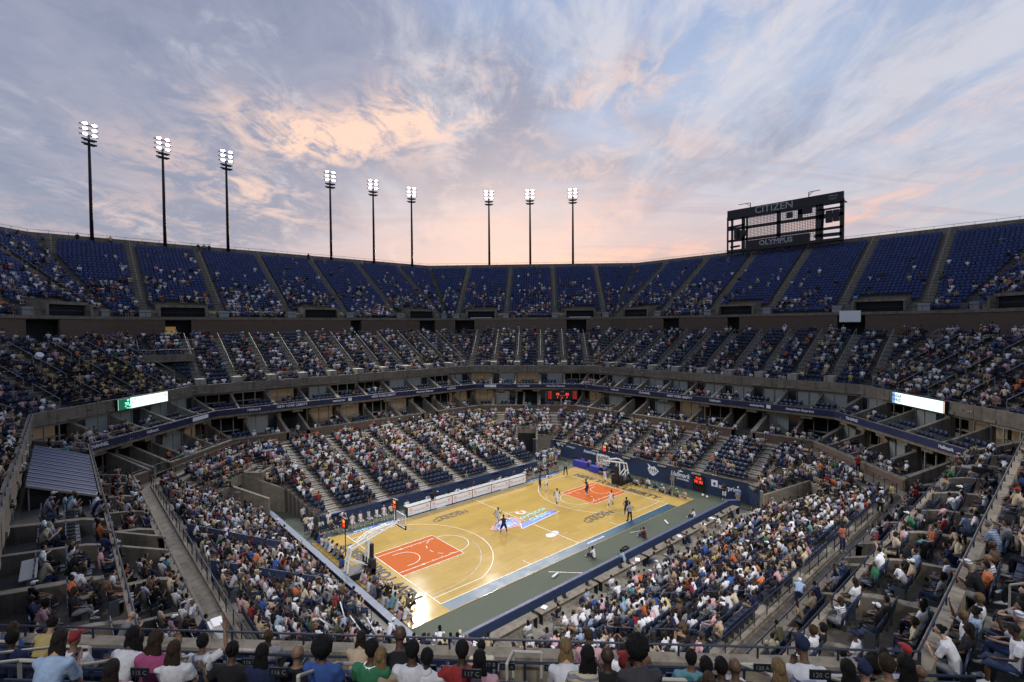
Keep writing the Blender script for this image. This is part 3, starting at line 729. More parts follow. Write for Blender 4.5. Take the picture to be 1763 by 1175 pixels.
# ------------------------------------------------------------------ big scoreboard frame on the rim
def scoreboard():
    x = 69.0; y1, y0 = 11.9, -8.6; z0, z1 = 33.6, 42.0     # y1 = left end seen from inside
    root = empty('rim_scoreboard', (x, (y0+y1)/2, z0), 0, 'gutted black scoreboard frame with sky showing through, CITIZEN above and OLYMPUS below', 'scoreboard')
    ox = Vector(root.location); yl = lambda u: y1+(y0-y1)*u-ox.y; H = z1-z0
    zl = lambda v: H*v
    def bar(mb, u0, v0, u1, v1, w, d=.35, xo=0): mb.beam((xo, yl(u0), zl(v0)), (xo, yl(u1), zl(v1)), d, w)
    q = MB(); q.box((0, 0, zl(.90)), (.5, y1-y0, H*.2)); q.build('name_band', M['black'], root)
    text('lettering', 'CITIZEN', 1.8, M['grey_text'], (x-.26, (y0+y1)/2+1.3, z0+H*.90), (0, -1, 0), (0, 0, 1), root, bold=.01, sx=1.05)
    text('lettering', 'Official\nTimer', .5, M['grey_text'], (x-.26, y0+1.6, z0+H*.905), (0, -1, 0), (0, 0, 1), root)
    q = MB(); q.box((0, yl(.46), zl(.14)), (.5, (y1-y0)*.56, H*.17)); q.box((0, 0, zl(.02)), (.9, y1-y0, H*.06)); q.build('lower_band', M['black'], root)
    text('lettering', 'OLYMPUS', 1.25, M['grey_text'], (x-.26, (y0+y1)/2+.9, z0+H*.135), (0, -1, 0), (0, 0, 1), root, bold=.03, sx=1.12)
    q = MB(); q.beam((-.27, yl(.33), zl(.075)), (-.27, yl(.6), zl(.078)), .04, .05); q.build('underline', M['grey_text'], root)
    q = MB()
    for v, w in ((.785, .35), (.55, .5), (.27, .45), (.0, .4)): bar(q, 0, v, 1, v, w)
    for u, w in ((.0, .22), (.045, .35), (.155, .6), (.19, .3), (.48, .7), (.80, .35), (.83, .7), (.985, .45), (1.0, .2)): bar(q, u, -.05, u, .85, w)
    bar(q, 0, .6, .17, .62, .35); bar(q, .8, .68, 1, .68, .3); bar(q, .8, .50, 1, .52, .25); bar(q, .78, .14, .99, .13, .6); bar(q, .03, .12, .12, .13, .35)
    bar(q, .2, .55, .15, .27, .3); bar(q, .85, .7, .84, .3, .3)
    for u, v in ((0, .8), (1, .8)): q.beam((0, yl(u), zl(v)), (1.6, yl(u), zl(v)), .2, .2)
    q.build('frame', M['black'], root)
    q = MB()
    for k in range(46): u = .195+k*.0131; bar(q, u, .05, u, .78, .07, .07, .1) if not .455 < u < .5 else None
    for k in range(19): v = .14+k*.034; bar(q, .19, v, .80, v, .06, .07, .12)
    q.build('grid_mesh', M['black'], root)
    q = MB(); q.box((.1, yl(.09), zl(.42)), (.6, 1.0, 1.9)); q.box((.1, yl(.125), zl(.40)), (.6, .9, 1.7)); q.box((.1, yl(.89), zl(.52)), (.6, 1.0, 2.1)); q.box((.1, yl(.945), zl(.525)), (.6, .9, 2.0))
    q.box((.1, yl(.57), zl(.68)), (.4, 1.0, 1.0)); q.box((.1, yl(.70), zl(.72)), (.4, 2.2, 1.1)); q.box((.1, yl(.66), zl(.7)), (.4, .8, 2.0)); q.build('speaker_box', M['black'], root)
    q = MB()
    for u, s in ((.22, 1), (.73, -1)):
        a = Vector((0, yl(u), zl(.98))); b = a+Vector((0, 0, 1.05)); q.beam(a, b, .12, .12); e = b+Vector((-.6, s*2.0, -.1)); q.beam(b, e, .1, .1); q.beam(a+Vector((0, 0, .45)), b+Vector((-.25, s*.85, 0)), .07, .07)
    q.build('lamp_arm', M['steel_dark'], root)
    q = MB()
    for u in (.2, .4, .6, .8): q.beam((-.2, yl(u), -.2), (-.2, yl(u), -1.2), .2, .2)
    for u in (.3, .5, .7): q.beam((-.2, yl(u), 0), (-.2, yl(u+.05), -1.1), .12, .12)
    q.build('bracket', M['steel_dark'], root)
scoreboard()

# people and things on the far wall
def digital(name, label, P0, X, w, h, rows, mats, thick=.18):
    X = Vector(X).normalized(); root = empty(name, P0, math.atan2(X.y, X.x), label, 'scoreboard')
    q = MB(); q.box((0, thick/2, 0), (w, thick, h)); q.build('cabinet', M['black'], root)
    for (u, v, s, st, mm) in rows:
        text('digits', st, s, mats[mm], Vector(P0)+X*(u*w/2)+Vector((0, 0, v*h/2)), X, (0, 0, 1), root, off=.01, bold=.012)
    return root
s0 = at_z(1004, 681, 7.9)
p0 = P(1, -3.55, -5.7, 7.35)
digital('suite_scoreboard', 'wide black scoreboard with dim red figures hung under the ribbon at the far corner', p0, -TF[1], 5.2, 1.55,
        [(-.8, y, .2, '12 08 4', 'd') for y in (.7, .45, .2, -.05, -.3, -.55, -.8)]+[(.8, y, .2, '21 10 3', 'd') for y in (.7, .45, .2, -.05, -.3, -.55, -.8)]+[(-.3, .1, .55, '78', 'r'), (.32, .1, .55, '82', 'r'), (-.3, -.55, .36, '5', 'r'), (.3, -.55, .36, '4', 'r'), (0, .7, .3, '7:18', 'w'), (0, -.2, .25, 'BONUS', 'd'), (0, -.65, .3, '4', 'r')],
        {'d': M['dim_led'], 'r': M['red_led'], 'w': M['grey_text']})
# ------------------------------------------------------------------ ground, court floor
g = MB(); g.quad((-900, -900, -.05), (900, -900, -.05), (900, 900, -.05), (-900, 900, -.05)); tag(g.build('ground', M['concrete_tread']), kind='structure')
g = MB(); g.quad((-26, -24, 0), (26, -24, 0), (26, 26, 0), (-26, 26, 0)); tag(g.build('green_floor', M['floor_green']), kind='structure')
g = MB(); g.box((.2, -.25, .015), (35.0, 17.1, .03)); court = g.build('basketball_court', M['wood'])
tag(court, 'varnished yellow wood basketball court with orange keys and a blue sideline apron', 'court')
Z1 = .034
def sheet(name, polys, m, z, parent=court):
    q = MB()
    for p in polys: q.add([(x, y, z) for x, y in p], [tuple(range(len(p)))])
    return q.build(name, m, parent)
def strip(x0, y0, x1, y1, w):
    d = Vector((x1-x0, y1-y0)); n = Vector((-d.y, d.x)).normalized()*w/2
    return [(x0-n.x, y0-n.y), (x1-n.x, y1-n.y), (x1+n.x, y1+n.y), (x0+n.x, y0+n.y)]
def arc(cx, cy, r, a0, a1, w, n=40):
    out = []
    for k in range(n):
        a, b = math.radians(a0+(a1-a0)*k/n), math.radians(a0+(a1-a0)*(k+1)/n)
        out.append([(cx+(r-w/2)*math.cos(a), cy+(r-w/2)*math.sin(a)), (cx+(r+w/2)*math.cos(a), cy+(r+w/2)*math.sin(a)), (cx+(r+w/2)*math.cos(b), cy+(r+w/2)*math.sin(b)), (cx+(r-w/2)*math.cos(b), cy+(r-w/2)*math.sin(b))])
    return out
rect = lambda x0, y0, x1, y1: [(x0, y0), (x1, y0), (x1, y1), (x0, y1)]
for sg in (-1, 1):
    k = sheet('key', [rect(min(sg*8.54, sg*14.3), -2.41, max(sg*8.54, sg*14.3), 2.41)], M['paint_orange'], Z1)
sheet('apron', [rect(-14.33, -8.75, 14.33, -7.67)], M['apron_blue'], Z1); sheet('apron', [rect(-14.33, 7.67, 14.33, 8.28)], M['apron_blue'], Z1)
L = [strip(-14.33, -7.64, 14.33, -7.64, .06), strip(-14.33, 7.64, 14.33, 7.64, .06), strip(-14.33, -7.67, -14.33, 7.67, .06), strip(14.33, -7.67, 14.33, 7.67, .06), strip(0, -7.62, 0, 7.62, .06)]
L += arc(0, 0, 1.83, 0, 360, .05)
GL = []
for sg in (-1, 1):
    hx = sg*12.75; bx = sg*14.33; f = sg*8.54
    for y in (-2.44, 2.44, -1.83, 1.83): L.append(strip(f, y, bx, y, .055))
    L.append(strip(f, -2.44, f, 2.44, .055))
    a0 = 90 if sg > 0 else -90
    L += arc(f, 0, 1.83, a0, a0+180, .055); L += [a for i, a in enumerate(arc(f, 0, 1.83, a0+180, a0+360, .055, 36)) if i % 6 < 3]
    L += arc(hx, 0, 1.22, a0, a0+180, .05); L += [strip(hx, y, hx+sg*.45, y, .05) for y in (-1.22, 1.22)]
    t = math.degrees(math.asin(6.70/7.24)); c = 180 if sg > 0 else 0
    L += arc(hx, 0, 7.24, c-t, c+t, .055, 60); xx = hx-sg*7.24*math.cos(math.radians(t)); L += [strip(xx, y, bx, y, .055) for y in (-6.70, 6.70)]
    GL += arc(hx, 0, 6.25, c-90, c+90, .055, 60)+[strip(hx, y, bx, y, .055) for y in (-6.25, 6.25)]
    for y in (-2.44, 2.44):
        for j, dx in enumerate((2.1, 3.2, 4.1, 5.0)):
            L.append(strip(bx-sg*dx, y, bx-sg*dx, y+math.copysign(.2, y), .05))
            if j: L.append(strip(bx-sg*dx, y-math.copysign(.61, y), bx-sg*dx, y-math.copysign(.81, y), .05))
    for y in (-1.83, 1.83): L.append(rect(min(bx-sg*2.1, bx-sg*2.4), y-.1, max(bx-sg*2.1, bx-sg*2.4), y+.1))
    for y in (-7.62, 7.62): L.append(strip(sg*5.8, y, sg*5.8, y-math.copysign(.95, y), .05))
    for y in (-5.7, 5.7): L.append(strip(bx, y, bx-sg*.15, y, .05))
sheet('white_lines', L, M['line_white'], Z1+.008)
sheet('grey_arcs', GL, M['line_grey'], Z1+.004)
sheet('floor_seam', [strip(-16.2, -8.79, -16.2, 8.29, .03), strip(16.25, -8.79, 16.25, 8.29, .03)], M['court_text'], Z1)
sheet('sideline_advert', [rect(-13.6, 7.72, -8.6, 8.24), rect(8.7, 7.72, 13.9, 8.24), ], M['stripe_blue'], Z1+.004)
for x0, sstr in ((-12.6, 'NYLiberty'), (-10.0, 'wnba.com'), (10, 'NYLiberty'), (12.6, 'wnba.com')): text('lettering', sstr, .42, M['logo_teal'], (x0, 7.98, Z1), (1, 0, 0), (0, 1, 0), court, off=.01, bold=.015)
for sg in (-1, 1):
    X = (0, -sg, 0); Y = (sg, 0, 0)
    text('baseline_lettering', 'NEW YORK LIBERTY', 1.32, M['court_text'], (sg*15.18, 0, Z1), X, Y, court, off=.008, bold=.055, sx=1.0)
for x, y in ((-4.6, 5.1), (6.1, -5.0)):
    text('logo_lettering', 'GARDEN', 1.15, M['court_text'], (x, y, Z1), (1, 0, 0), (0, 1, 0), court, off=.008, bold=.012, sx=.9)
    text('logo_lettering', 'MADISON SQUARE', .3, M['court_text'], (x, y+.62, Z1), (1, 0, 0), (0, 1, 0), court, off=.008, bold=.008, sx=1.1)
# centre logo
sheet('centre_logo', [[(-3.9, -.1), (-3.3, -1.0), (-1.0, -1.35), (-.3, -.6), (-.1, .4), (-.7, 1.1), (-2.1, 1.0)]], M['logo_red'], Z1+.012, court)
sheet('logo_ring', [[(-3.6, -.15), (-3.1, -.85), (-1.1, -1.15), (-.5, -.5), (-.35, .35), (-.8, .9), (-2.0, .8)]], M['logo_purple'], Z1+.015, court)
sheet('logo_field', [[(-2.9, -.25), (-2.5, -.7), (-1.2, -.85), (-.8, -.3), (-.75, .3), (-1.1, .6), (-1.9, .45)], [(-3.5, -.2), (-3.2, -.6), (-3.0, -.1)]], M['logo_blue'], Z1+.018, court)
text('logo_lettering', 'LIBERTY', .62, M['white_text'], (-2.1, -.62, Z1), (1, .02, 0), (0, 1, 0), court, off=.022, bold=.02)
text('logo_lettering', 'NEW YORK', .4, M['white_text'], (-1.7, .5, Z1), (1, .15, 0), (0, 1, 0), court, off=.022, bold=.015)
text('logo_lettering', 'LIBERTY', .42, M['logo_teal'], (-1.6, -.1, Z1), (1, .05, 0), (0, 1, 0), court, off=.022, bold=.015)
sheet('banner_logo', [[(-1.45, -2.0), (4.05, -1.35), (4.05, -.55), (3.3, -.55), (.3, -.9), (-.7, -1.0)]], M['logo_blue'], Z1+.012, court)
sheet('banner_edge', [strip(-1.55, -2.05, 4.3, -1.30, .10), strip(-1.55, -2.05, -.75, -.95, .08)], M['white_text'], Z1+.016, court)
text('logo_lettering', 'OUTDOOR', .72, M['logo_teal'], (1.95, .02, Z1), (1, .09, 0), (0, 1, 0), court, off=.02, bold=.03, sx=1.05)
text('logo_lettering', 'CLASSIC', .78, M['logo_teal'], (1.85, -.95, Z1), (1, .09, 0), (0, 1, 0), court, off=.02, bold=.03, sx=1.0)
sheet('ball_swoosh', arc(1.2, 1.15, .42, 120, 400, .22, 20), M['white_text'], Z1+.012, court)
sheet('ball_mark', [[(1.2+.3*math.cos(a*.5), 1.25+.2*math.sin(a*.5)) for a in range(12)]], M['logo_red'], Z1+.015, court)
sheet('crest_mark', [[(-1.1, -4.75), (-.75, -4.35), (-.3, -4.55), (.25, -4.3), (.55, -4.6), (.2, -5.05), (-.5, -5.25), (-1.0, -5.15)]], M['white_text'], Z1+.008, court)
for k in range(5): sheet('crest_ray', [strip(-.9+.3*k, -5.15, -.7+.3*k, -4.5, .05)], M['logo_grey'], Z1+.012, court)
sheet('pink_script', [strip(-1.4, -5.75, 1.1, -5.35, .06)], M['logo_red'], Z1+.008, court)
text('apron_lettering', 'mindsleague.com', .34, M['white_text'], (1.6, -8.2, Z1), (1, 0, 0), (0, 1, 0), court, off=.008, bold=.012)
g = MB(); g.box((1.0, -7.98, .036), (0, 0, 0))
for x in (-3.9, 4.9):
    sheet('white_patch', [rect(x-.55, 7.8, x+.55, 8.15)], M['white_text'], Z1+.006)
# green floor lines
gl = sheet('floor_line', [strip(-5.6, -9.4, -3.2, -11.9, .05), strip(5.2, -9.3, 6.9, -9.9, .05)], M['line_white'], .006, None); tag(gl, kind='structure')

# ------------------------------------------------------------------ courtside walls
def wall(name, pts, h, th, label, m=M['navy'], top=M['navy_top'], z0=0, topt=.28):
    root = empty(name, (0, 0, 0), 0, label, 'wall'); q = MB(); c = MB()
    for i in range(len(pts)-1):
        a, b = Vector((*pts[i], 0)), Vector((*pts[i+1], 0)); d = (b-a).normalized(); n = Vector((-d.y, d.x, 0)); 
        q.hexa([a, b, b+n*th, a+n*th], [v+Vector((0, 0, h)) for v in (a, b, b+n*th, a+n*th)])
        w = topt/2; mid = n*th/2; c.hexa([v+Vector((0, 0, h)) for v in (a+mid-n*w, b+mid-n*w, b+mid+n*w, a+mid+n*w)], [v+Vector((0, 0, h+.06)) for v in (a+mid-n*w, b+mid-n*w, b+mid+n*w, a+mid+n*w)])
    q.build('wall_face', m, root); c.build('coping', top, root); return root
adw = wall('advert_wall', [(18.95, -16.1), (20.4, -13.3), (20.4, 14.8), (18.3, 17.0)][::-1], 2.25, .2, 'tall navy wall with white sponsor lettering behind the far basket', top=M['concrete'])
def wtext(y, z, s, size, m='white_text', **k): return text('lettering', s, size, M[m], (20.38, y, z), (0, -1, 0), (0, 0, 1), adw, **k)
wtext(11.5, 1.75, 'mindsleague', .34, shear=.3); 
q = MB()
for (a, b) in [((14.2, 1.9), (13.2, 1.75)), ((14.0, 1.6), (13.0, 1.85)), ((13.3, 1.8), (12.9, 1.6))]: q.beam((20.36, a[0], a[1]), (20.36, b[0], b[1]), .02, .16)
q.build('bird_mark', M['white_text'], adw)
wtext(7.0, 1.65, 'American Express', .62, bold=.012, sx=.9)
q = MB(); q.add([(20.375, -1.15, 1.95), (20.375, -1.75, 1.6), (20.375, -2.15, 1.75), (20.375, -2.75, 1.25), (20.375, -2.3, .75), (20.375, -1.9, .55), (20.375, -1.45, .8), (20.375, -1.2, 1.3), (20.375, -1.35, 1.6)], [tuple(range(8, -1, -1))]); q.build('crest', M['white_text'], adw)
q = MB()
for y, z0, z1 in ((-1.5, .9, 1.6), (-1.8, .8, 1.45), (-2.1, .8, 1.5), (-2.35, .95, 1.4)): q.beam((20.365, y, z0), (20.365, y-.1, z1), .012, .06)
q.beam((20.364, -1.35, 1.25), (20.364, -2.5, 1.2), .012, .06); q.build('crest_lines', M['navy'], adw)
wtext(-5.55, 1.45, 'Hallmark', .78, bold=.012, sx=.85, shear=.25); wtext(-5.9, .98, 'CHANNEL', .26, bold=.008, sx=1.3)
q = MB(); q.add([(20.37, -5.3, 1.98), (20.37, -5.42, 1.82), (20.37, -5.85, 1.82), (20.37, -5.97, 1.98), (20.37, -5.8, 1.9), (20.37, -5.63, 2.06), (20.37, -5.46, 1.9)], [tuple(range(6, -1, -1))]); q.build('crown_mark', M['white_text'], adw)
q = MB(); q.box((20.375, -9.75, 1.42), (.03, .72, .72)); q.build('letter_box', M['white_text'], adw); wtext(-9.75, 1.42, 'e', .7, 'navy', off=.03, bold=.02)
wtext(-11.35, 1.22, 'nterprise', .66, bold=.02, sx=.92)
q = MB(); q.box((20.35, -7.25, .85), (.08, .1, 1.7)); q.box((20.36, -8.1, .5), (.06, 1.2, 1.0)); q.build('dark_recess', M['dark'], adw)
dg = digital('game_clock', 'red digital game clock set in the navy wall right of the white card lettering', (20.2, -7.95, 1.35), (0, -1, 0), 1.25, .95,
             [(0, .5, .4, '7:18', 'r'), (-.5, -.35, .42, '78', 'r'), (.5, -.35, .42, '82', 'r'), (0, -.1, .14, 'PERIOD', 'w'), (0, -.7, .2, '4', 'w')], {'r': M['red_led'], 'w': M['dim_led']})
wall('low_wall', [(13.5, 11.2), (-15.2, 11.2), (-15.6, 17.2)][::-1], 1.0, .2, 'low navy wall behind the team benches and scorers table', topt=.26)
wall('low_wall', [(17.4, -12.5), (-18.5, -12.5)], .85, .2, 'low navy wall with violet coping along the near sideline', topt=.24)
wall('low_wall', [(-18.5, -12.6), (-18.5, 18.2)][::-1], .85, .25, 'low wall with broad grey blue coping behind the near basket', topt=.5, top=mat('grey_blue_coping', (.11, .14, .20), .5, noise=(1, .2, (1, 1, 1))))
wall('low_wall', [(17.4, -12.5), (18.6, -13.4)], .85, .2, 'short angled navy wall closing the right corner of the green floor', topt=.42)

# ------------------------------------------------------------------ lower stand
lo = empty('lower_stand', (0, 0, 0), 0, 'crowded lower tier of navy seats sloping down to the court on every side', 'stand')
def interval(poly, n, t, d):
    out = []
    for i in range(len(poly)):
        a, b = Vector((*poly[i], 0)), Vector((*poly[(i+1) % len(poly)], 0)); da, db = a.dot(n)-d, b.dot(n)-d
        if da*db <= 0 and da != db: p = a+(b-a)*(da/(da-db)); out.append(t.dot(p))
    return (min(out), max(out)) if len(out) > 1 else None
BL = {0: ([(20.55, -13.3), (28.8, -17.3), (28.8, 18.3), (20.55, 14.9)], 20.6, .80, 2.25, 4.75, 9),
      2: ([(-15.3, 11.3), (13.6, 11.3), (17.9, 29), (-18.2, 29)], 11.6, .80, .95, 4.75, 20),
      4: ([(-19.5, -13), (-19.5, 17.4), (-29, 18.2), (-29, -17.2)], 19.6, .86, .95, 4.75, 9),
      6: ([(-17.2, -16.4), (17.2, -16.4), (17.6, -28.4), (-17.6, -28.4)], 16.5, .80, .85, 4.75, 12),
      1: ([(20.5, 14.9), (28.9, 18.4), (18, 29.1), (13.6, 11.4), (16.2, 18.6), (18.2, 17.0)], 24.9, .84, 2.9, 4.75, 7),
      3: ([(-18.6, 17.6), (-29, 18.2), (-18.2, 29), (-15.3, 14)], 24.9, .84, 2.3, 4.75, 7),
      5: ([(-18.6, -13.0), (-29, -17.2), (-17.6, -28.4), (-17.3, -13)], 23.0, .84, 1.6, 4.75, 8),
      7: ([(20.5, -13.5), (28.8, -17.3), (17.6, -28.4), (17.2, -14.5)], 24.4, .84, 2.3, 4.75, 7)}
LOA = {0: [12.9, 6.9, 1.9, -3.2, -7.6, -13.2], 2: [13.7, 8.5, 3.4, -1.2, -6.2, -11], 4: [-12, -7, -2, 3, 8, 13], 6: [-12.5, -7.5, -2.5, 2.5, 7.5, 12.5], 1: [-4.2, 4.2], 3: [-4.2, 4.2], 5: [0], 7: [-4.2, 4.2]}
TUN = {1: (0, 26.2), 3: (.4, 28.4), 7: (-.6, 27.6)}
for f, (poly, d0, dp, za, zb, n) in BL.items():
    nn, tt = NF[f], TF[f]; q = MB(); dmax = DF[f]-7.6; r = (zb-za)/(n-1)
    dpp = (dmax-d0)/n; tun = TUN.get(f)
    for i in range(n):
        d = d0+i*dpp; z = za+i*r; iv = interval(poly, nn, tt, d+dpp*.5)
        if not iv: continue
        ivs = [iv]
        if tun and d < tun[1]: ivs = [(iv[0], tun[0]-1.5), (tun[0]+1.5, iv[1])]
        for a, b in ivs:
            if b-a < .5: continue
            q.hexa([nn*d+tt*a, nn*d+tt*b, nn*(d+dpp)+tt*b, nn*(d+dpp)+tt*a], [v+Vector((0, 0, z)) for v in (nn*d+tt*a, nn*d+tt*b, nn*(d+dpp)+tt*b, nn*(d+dpp)+tt*a)])
            cuts = sorted([a]+[s for s in LOA[f] if a+.4 < s < b-.4]+[b]); ang = f*PI/4+PI
            for k in range(len(cuts)-1):
                aw = .6; s0 = cuts[k]+(aw if k else .15); s1 = cuts[k+1]-(aw if k < len(cuts)-2 else .15); m_ = int((s1-s0)/.53)
                if m_ < 1: continue
                st = s0+((s1-s0)-(m_-1)*.53)/2
                for j in range(m_): SPOTS.append((nn*(d+.33)+tt*(st+j*.53)+Vector((0, 0, z)), ang, 'low', f, i, st+j*.53))
    q.build('stepped_block', M['concrete_tread'], lo)
    for s in LOA[f]:
        q = MB()
        for i in range(n):
            d = d0+i*dpp; z = za+i*r; iv = interval(poly, nn, tt, d)
            if not iv or s-.5 < iv[0] or s+.5 > iv[1] or (tun and d < tun[1] and abs(s-tun[0]) < 2): continue
            q.box(nn*(d-dpp*.25)+tt*s+Vector((0, 0, z-r*.75)), (dpp*.5, 1.1, r*.5), rz=f*PI/4)
            q.box(nn*(d+dpp*.5)+tt*s+Vector((0, 0, z+.006)), (dpp, 1.1, .012), rz=f*PI/4)
        if q.v: q.build('aisle', M['concrete_light'] if f in (0, 2) else M['aisle'], lo)
    if f in (6, 4):     # blue rails running between the seat blocks
        q = MB()
        for i in range(2, n, 3):
            d = d0+i*dpp; z = za+i*r; iv = interval(poly, nn, tt, d); cuts = sorted([iv[0]]+LOA[f]+[iv[1]])
            for k in range(len(cuts)-1):
                a, b = cuts[k]+.6, cuts[k+1]-.6
                if b-a < 1: continue
                for h in (.9, .5): q.tube(nn*d+tt*a+Vector((0, 0, z+h)), nn*d+tt*b+Vector((0, 0, z+h)), .024, 4)
                for s in (a, (a+b)/2, b): q.tube(nn*d+tt*s+Vector((0, 0, z)), nn*d+tt*s+Vector((0, 0, z+.9)), .026, 4)
        for s in LOA[f]:
            for i in range(0, n-3, 4):
                pa = nn*(d0+i*dpp)+tt*s+Vector((0, 0, za+i*r+.9)); pb = nn*(d0+(i+2.5)*dpp)+tt*s+Vector((0, 0, za+(i+2.5)*r+.9))
                q.tube(pa, pb, .024, 4); q.tube(pa, pa-Vector((0, 0, .9)), .024, 4); q.tube(pb, pb-Vector((0, 0, .9)), .024, 4)
        q.build('block_rail', M['rail_blue'], lo)
q = MB(); ringband(q, -7.6, 5.0, -6.0, 5.0); 
for f in range(8):
    a0, a1 = srange(f, -7.6); q.quad(P(f, -7.6, a0, 0), P(f, -7.6, a1, 0), P(f, -7.6, a1, 5), P(f, -7.6, a0, 5))
q.build('walkway', M['concrete'], lo)
q = MB()
for f in (3, 4, 6, 7):
    a0, a1 = srange(f, -7.6); q.tube(P(f, -7.5, a0, 5.95), P(f, -7.5, a1, 5.95), .028, 5); n = int((a1-a0)/1.4)
    for k in range(n+1): s = a0+(a1-a0)*k/n; q.tube(P(f, -7.5, s, 5), P(f, -7.5, s, 5.95), .026, 4)
q.build('walkway_rail', M['rail_blue'], lo)
q = MB(); ringbox(q, -7.62, -7.4, 4.9, 5.18, [4, 6]); q.build('walkway_kerb', M['concrete'], lo)
wall('barrier_wall', [(-27.4, -3.9), (-20.6, -3.9)], 1.0, .14, 'navy barrier panel running up through the near left seats', z0=1, topt=.16) if False else None
bw = MB()
for y in (-4.1, 3.0): bw = MB(); bw.hexa([(-27.3, y-.06, 4.6), (-21.5, y-.06, 1.7), (-21.5, y+.06, 1.7), (-27.3, y+.06, 4.6)], [(-27.3, y-.06, 6.0), (-21.5, y-.06, 3.1), (-21.5, y+.06, 3.1), (-27.3, y+.06, 6.0)]); tag(bw.build('barrier_wall', M['navy']), '%s navy barrier panel sloping through the seats of the near left end' % ('lower' if y < 0 else 'upper'), 'barrier')
# tunnels through the corners
for f, (s, dt) in TUN.items():
    nn, tt = NF[f], TF[f]; d0 = BL[f][1]; tn = empty('tunnel', nn*d0+tt*s, f*PI/4, {1: 'concrete walled entrance tunnel at the far corner of the green floor', 3: 'concrete walled player tunnel at the left corner beside the benches', 7: 'concrete walled tunnel at the right corner behind the press tables'}[f], 'tunnel', None)
    q = MB(); L_ = dt-d0+.6
    for sg in (-1, 1): q.hexa([(-.6, sg*1.5-.14, 0), (L_, sg*1.5-.14, 0), (L_, sg*1.5+.14, 0), (-.6, sg*1.5+.14, 0)], [(-.6, sg*1.5-.14, 2.4), (L_, sg*1.5-.14, 3.9), (L_, sg*1.5+.14, 3.9), (-.6, sg*1.5+.14, 2.4)])
    q.box((L_, 0, 1.95), (.25, 3.2, 3.9)); q.build('side_wall', M['concrete'], tn)
    q = MB(); q.box((L_-.15, 0, 1.4), (.04, 2.66, 2.8)); q.build('dark_doorway', M['dark'], tn)
# small concrete camera pits in the far right block
def pit(px, py, f, label, w=3.0, d=2.2, zt=4.6):
    c = at_z(px, py, zt); root = empty('camera_pit', (c.x, c.y, zt-1.0), f*PI/4, label, 'camera pit'); q = MB()
    for x, y, a, b in ((-d/2, 0, .2, w), (d/2, 0, .2, w), (0, -w/2, d-.2, .2), (0, w/2, d-.2, .2)): q.box((x, y, .65), (a, b, 1.3))
    q.build('pit_wall', M['concrete'], root); q = MB(); q.box((0, 0, .7), (d-.4, w-.4, .05)); q.build('pit_floor', M['concrete_tread'], root)
    q = MB(); q.box((0, .3, .95), (.5, 1.4, .4)); q.box((.2, -.6, 1.0), (.5, .5, .5)); q.build('equipment', M['black'], root)
    return c
PITS = [(pit(1195, 742, 0, 'square concrete camera pit among the seats right of the far basket'), 2.0),
        (pit(446, 812, 3, 'concrete camera pit above the left corner tunnel', 2.6, 1.8, 3.7), 1.6)]
GAPP = [(c.x, c.y, r) for c, r in PITS]
# television cameras on tripods
def tvcam(p, rz, label):
    root = empty('television_camera', p, rz, label, 'camera', 'television cameras on tripods')
    for k in range(3):
        a = 2*PI*k/3+.5; q = MB(); q.tube((0, 0, 1.25), (.55*math.cos(a), .55*math.sin(a), 0), .03, 6); q.build('tripod_leg', M['black'], root)
    q = MB(); q.loft([(0, 0, 1.2), (0, 0, 1.4)], .1, 10); q.build('pan_head', M['metal_grey'], root)
    q = MB(); q.box((0, -.05, 1.58), (.26, .6, .32)); q.box((0, -.5, 1.62), (.2, .3, .22)); q.box((.05, -.3, 1.85), (.18, .22, .16)); q.build('body', M['black'], root, bevel=.02)
    q = MB(); q.loft([(0, .25, 1.58), (0, .72, 1.58)], [.12, .15], 12); q.build('lens', M['metal_grey'], root)
    q = MB(); q.tube((.1, -.3, 1.4), (.2, -.85, 1.25), .02, 5); q.build('pan_bar', M['black'], root)
CAMS = []
for (px, py, z, f, lb) in ((1425, 745, 6.0, 7, 'dark television camera on a tripod in the right corner suite'), (1372, 838, 9.0, 6, 'television camera beside a tall white stand in the near right suites'), (620, 712, 5.6, 2, 'television camera in the far left suites')):
    if f == 6: c = Vector((6.4, -32.6, 8.9))
    elif f == 7: c = P(7, -5.2, 3.2, 5.4)
    else: c = P(2, -5.4, 6, 5.4)
    tvcam(c, f*PI/4+PI/2, lb); CAMS.append(c)

# ------------------------------------------------------------------ scorers table, press tables, adverts
st = empty('scorers_table', (0, 8.3, 0), 0, 'long scorers table fronted with white advertising panels along the far sideline', 'table')
for k in range(6):
    x = -7.9+2.7*k+1.35
    q = MB(); q.box((x, -.35, .50), (2.64, .06, .82)); pn = q.build('front_panel', M['panel_white'], st)
    for u in (-.95, .95):
        text('panel_mark', '25', .34, M['logo_red'], (x+u, 7.915, .6), (1, 0, 0), (0, 0, 1), st, off=.01, bold=.01)
        text('panel_mark', 'th year', .16, M['logo_grey'], (x+u, 7.915, .34), (1, 0, 0), (0, 0, 1), st, off=.01)
    text('panel_mark', 'Summer Bash', .24, M['logo_grey'], (x, 7.915, .48), (1, 0, 0), (0, 0, 1), st, off=.01)
    q = MB(); q.box((x-1.35, -.36, .5), (.06, .1, .9)); q.build('panel_post', M['black'], st)
q = MB(); q.box((.2, 0, .955), (16.3, .75, .05)); q.box((.2, -.36, .95), (16.3, .06, .1)); q.box((.2, .2, .5), (16.2, .06, .85)); q.build('table_top', M['metal_grey'], st)
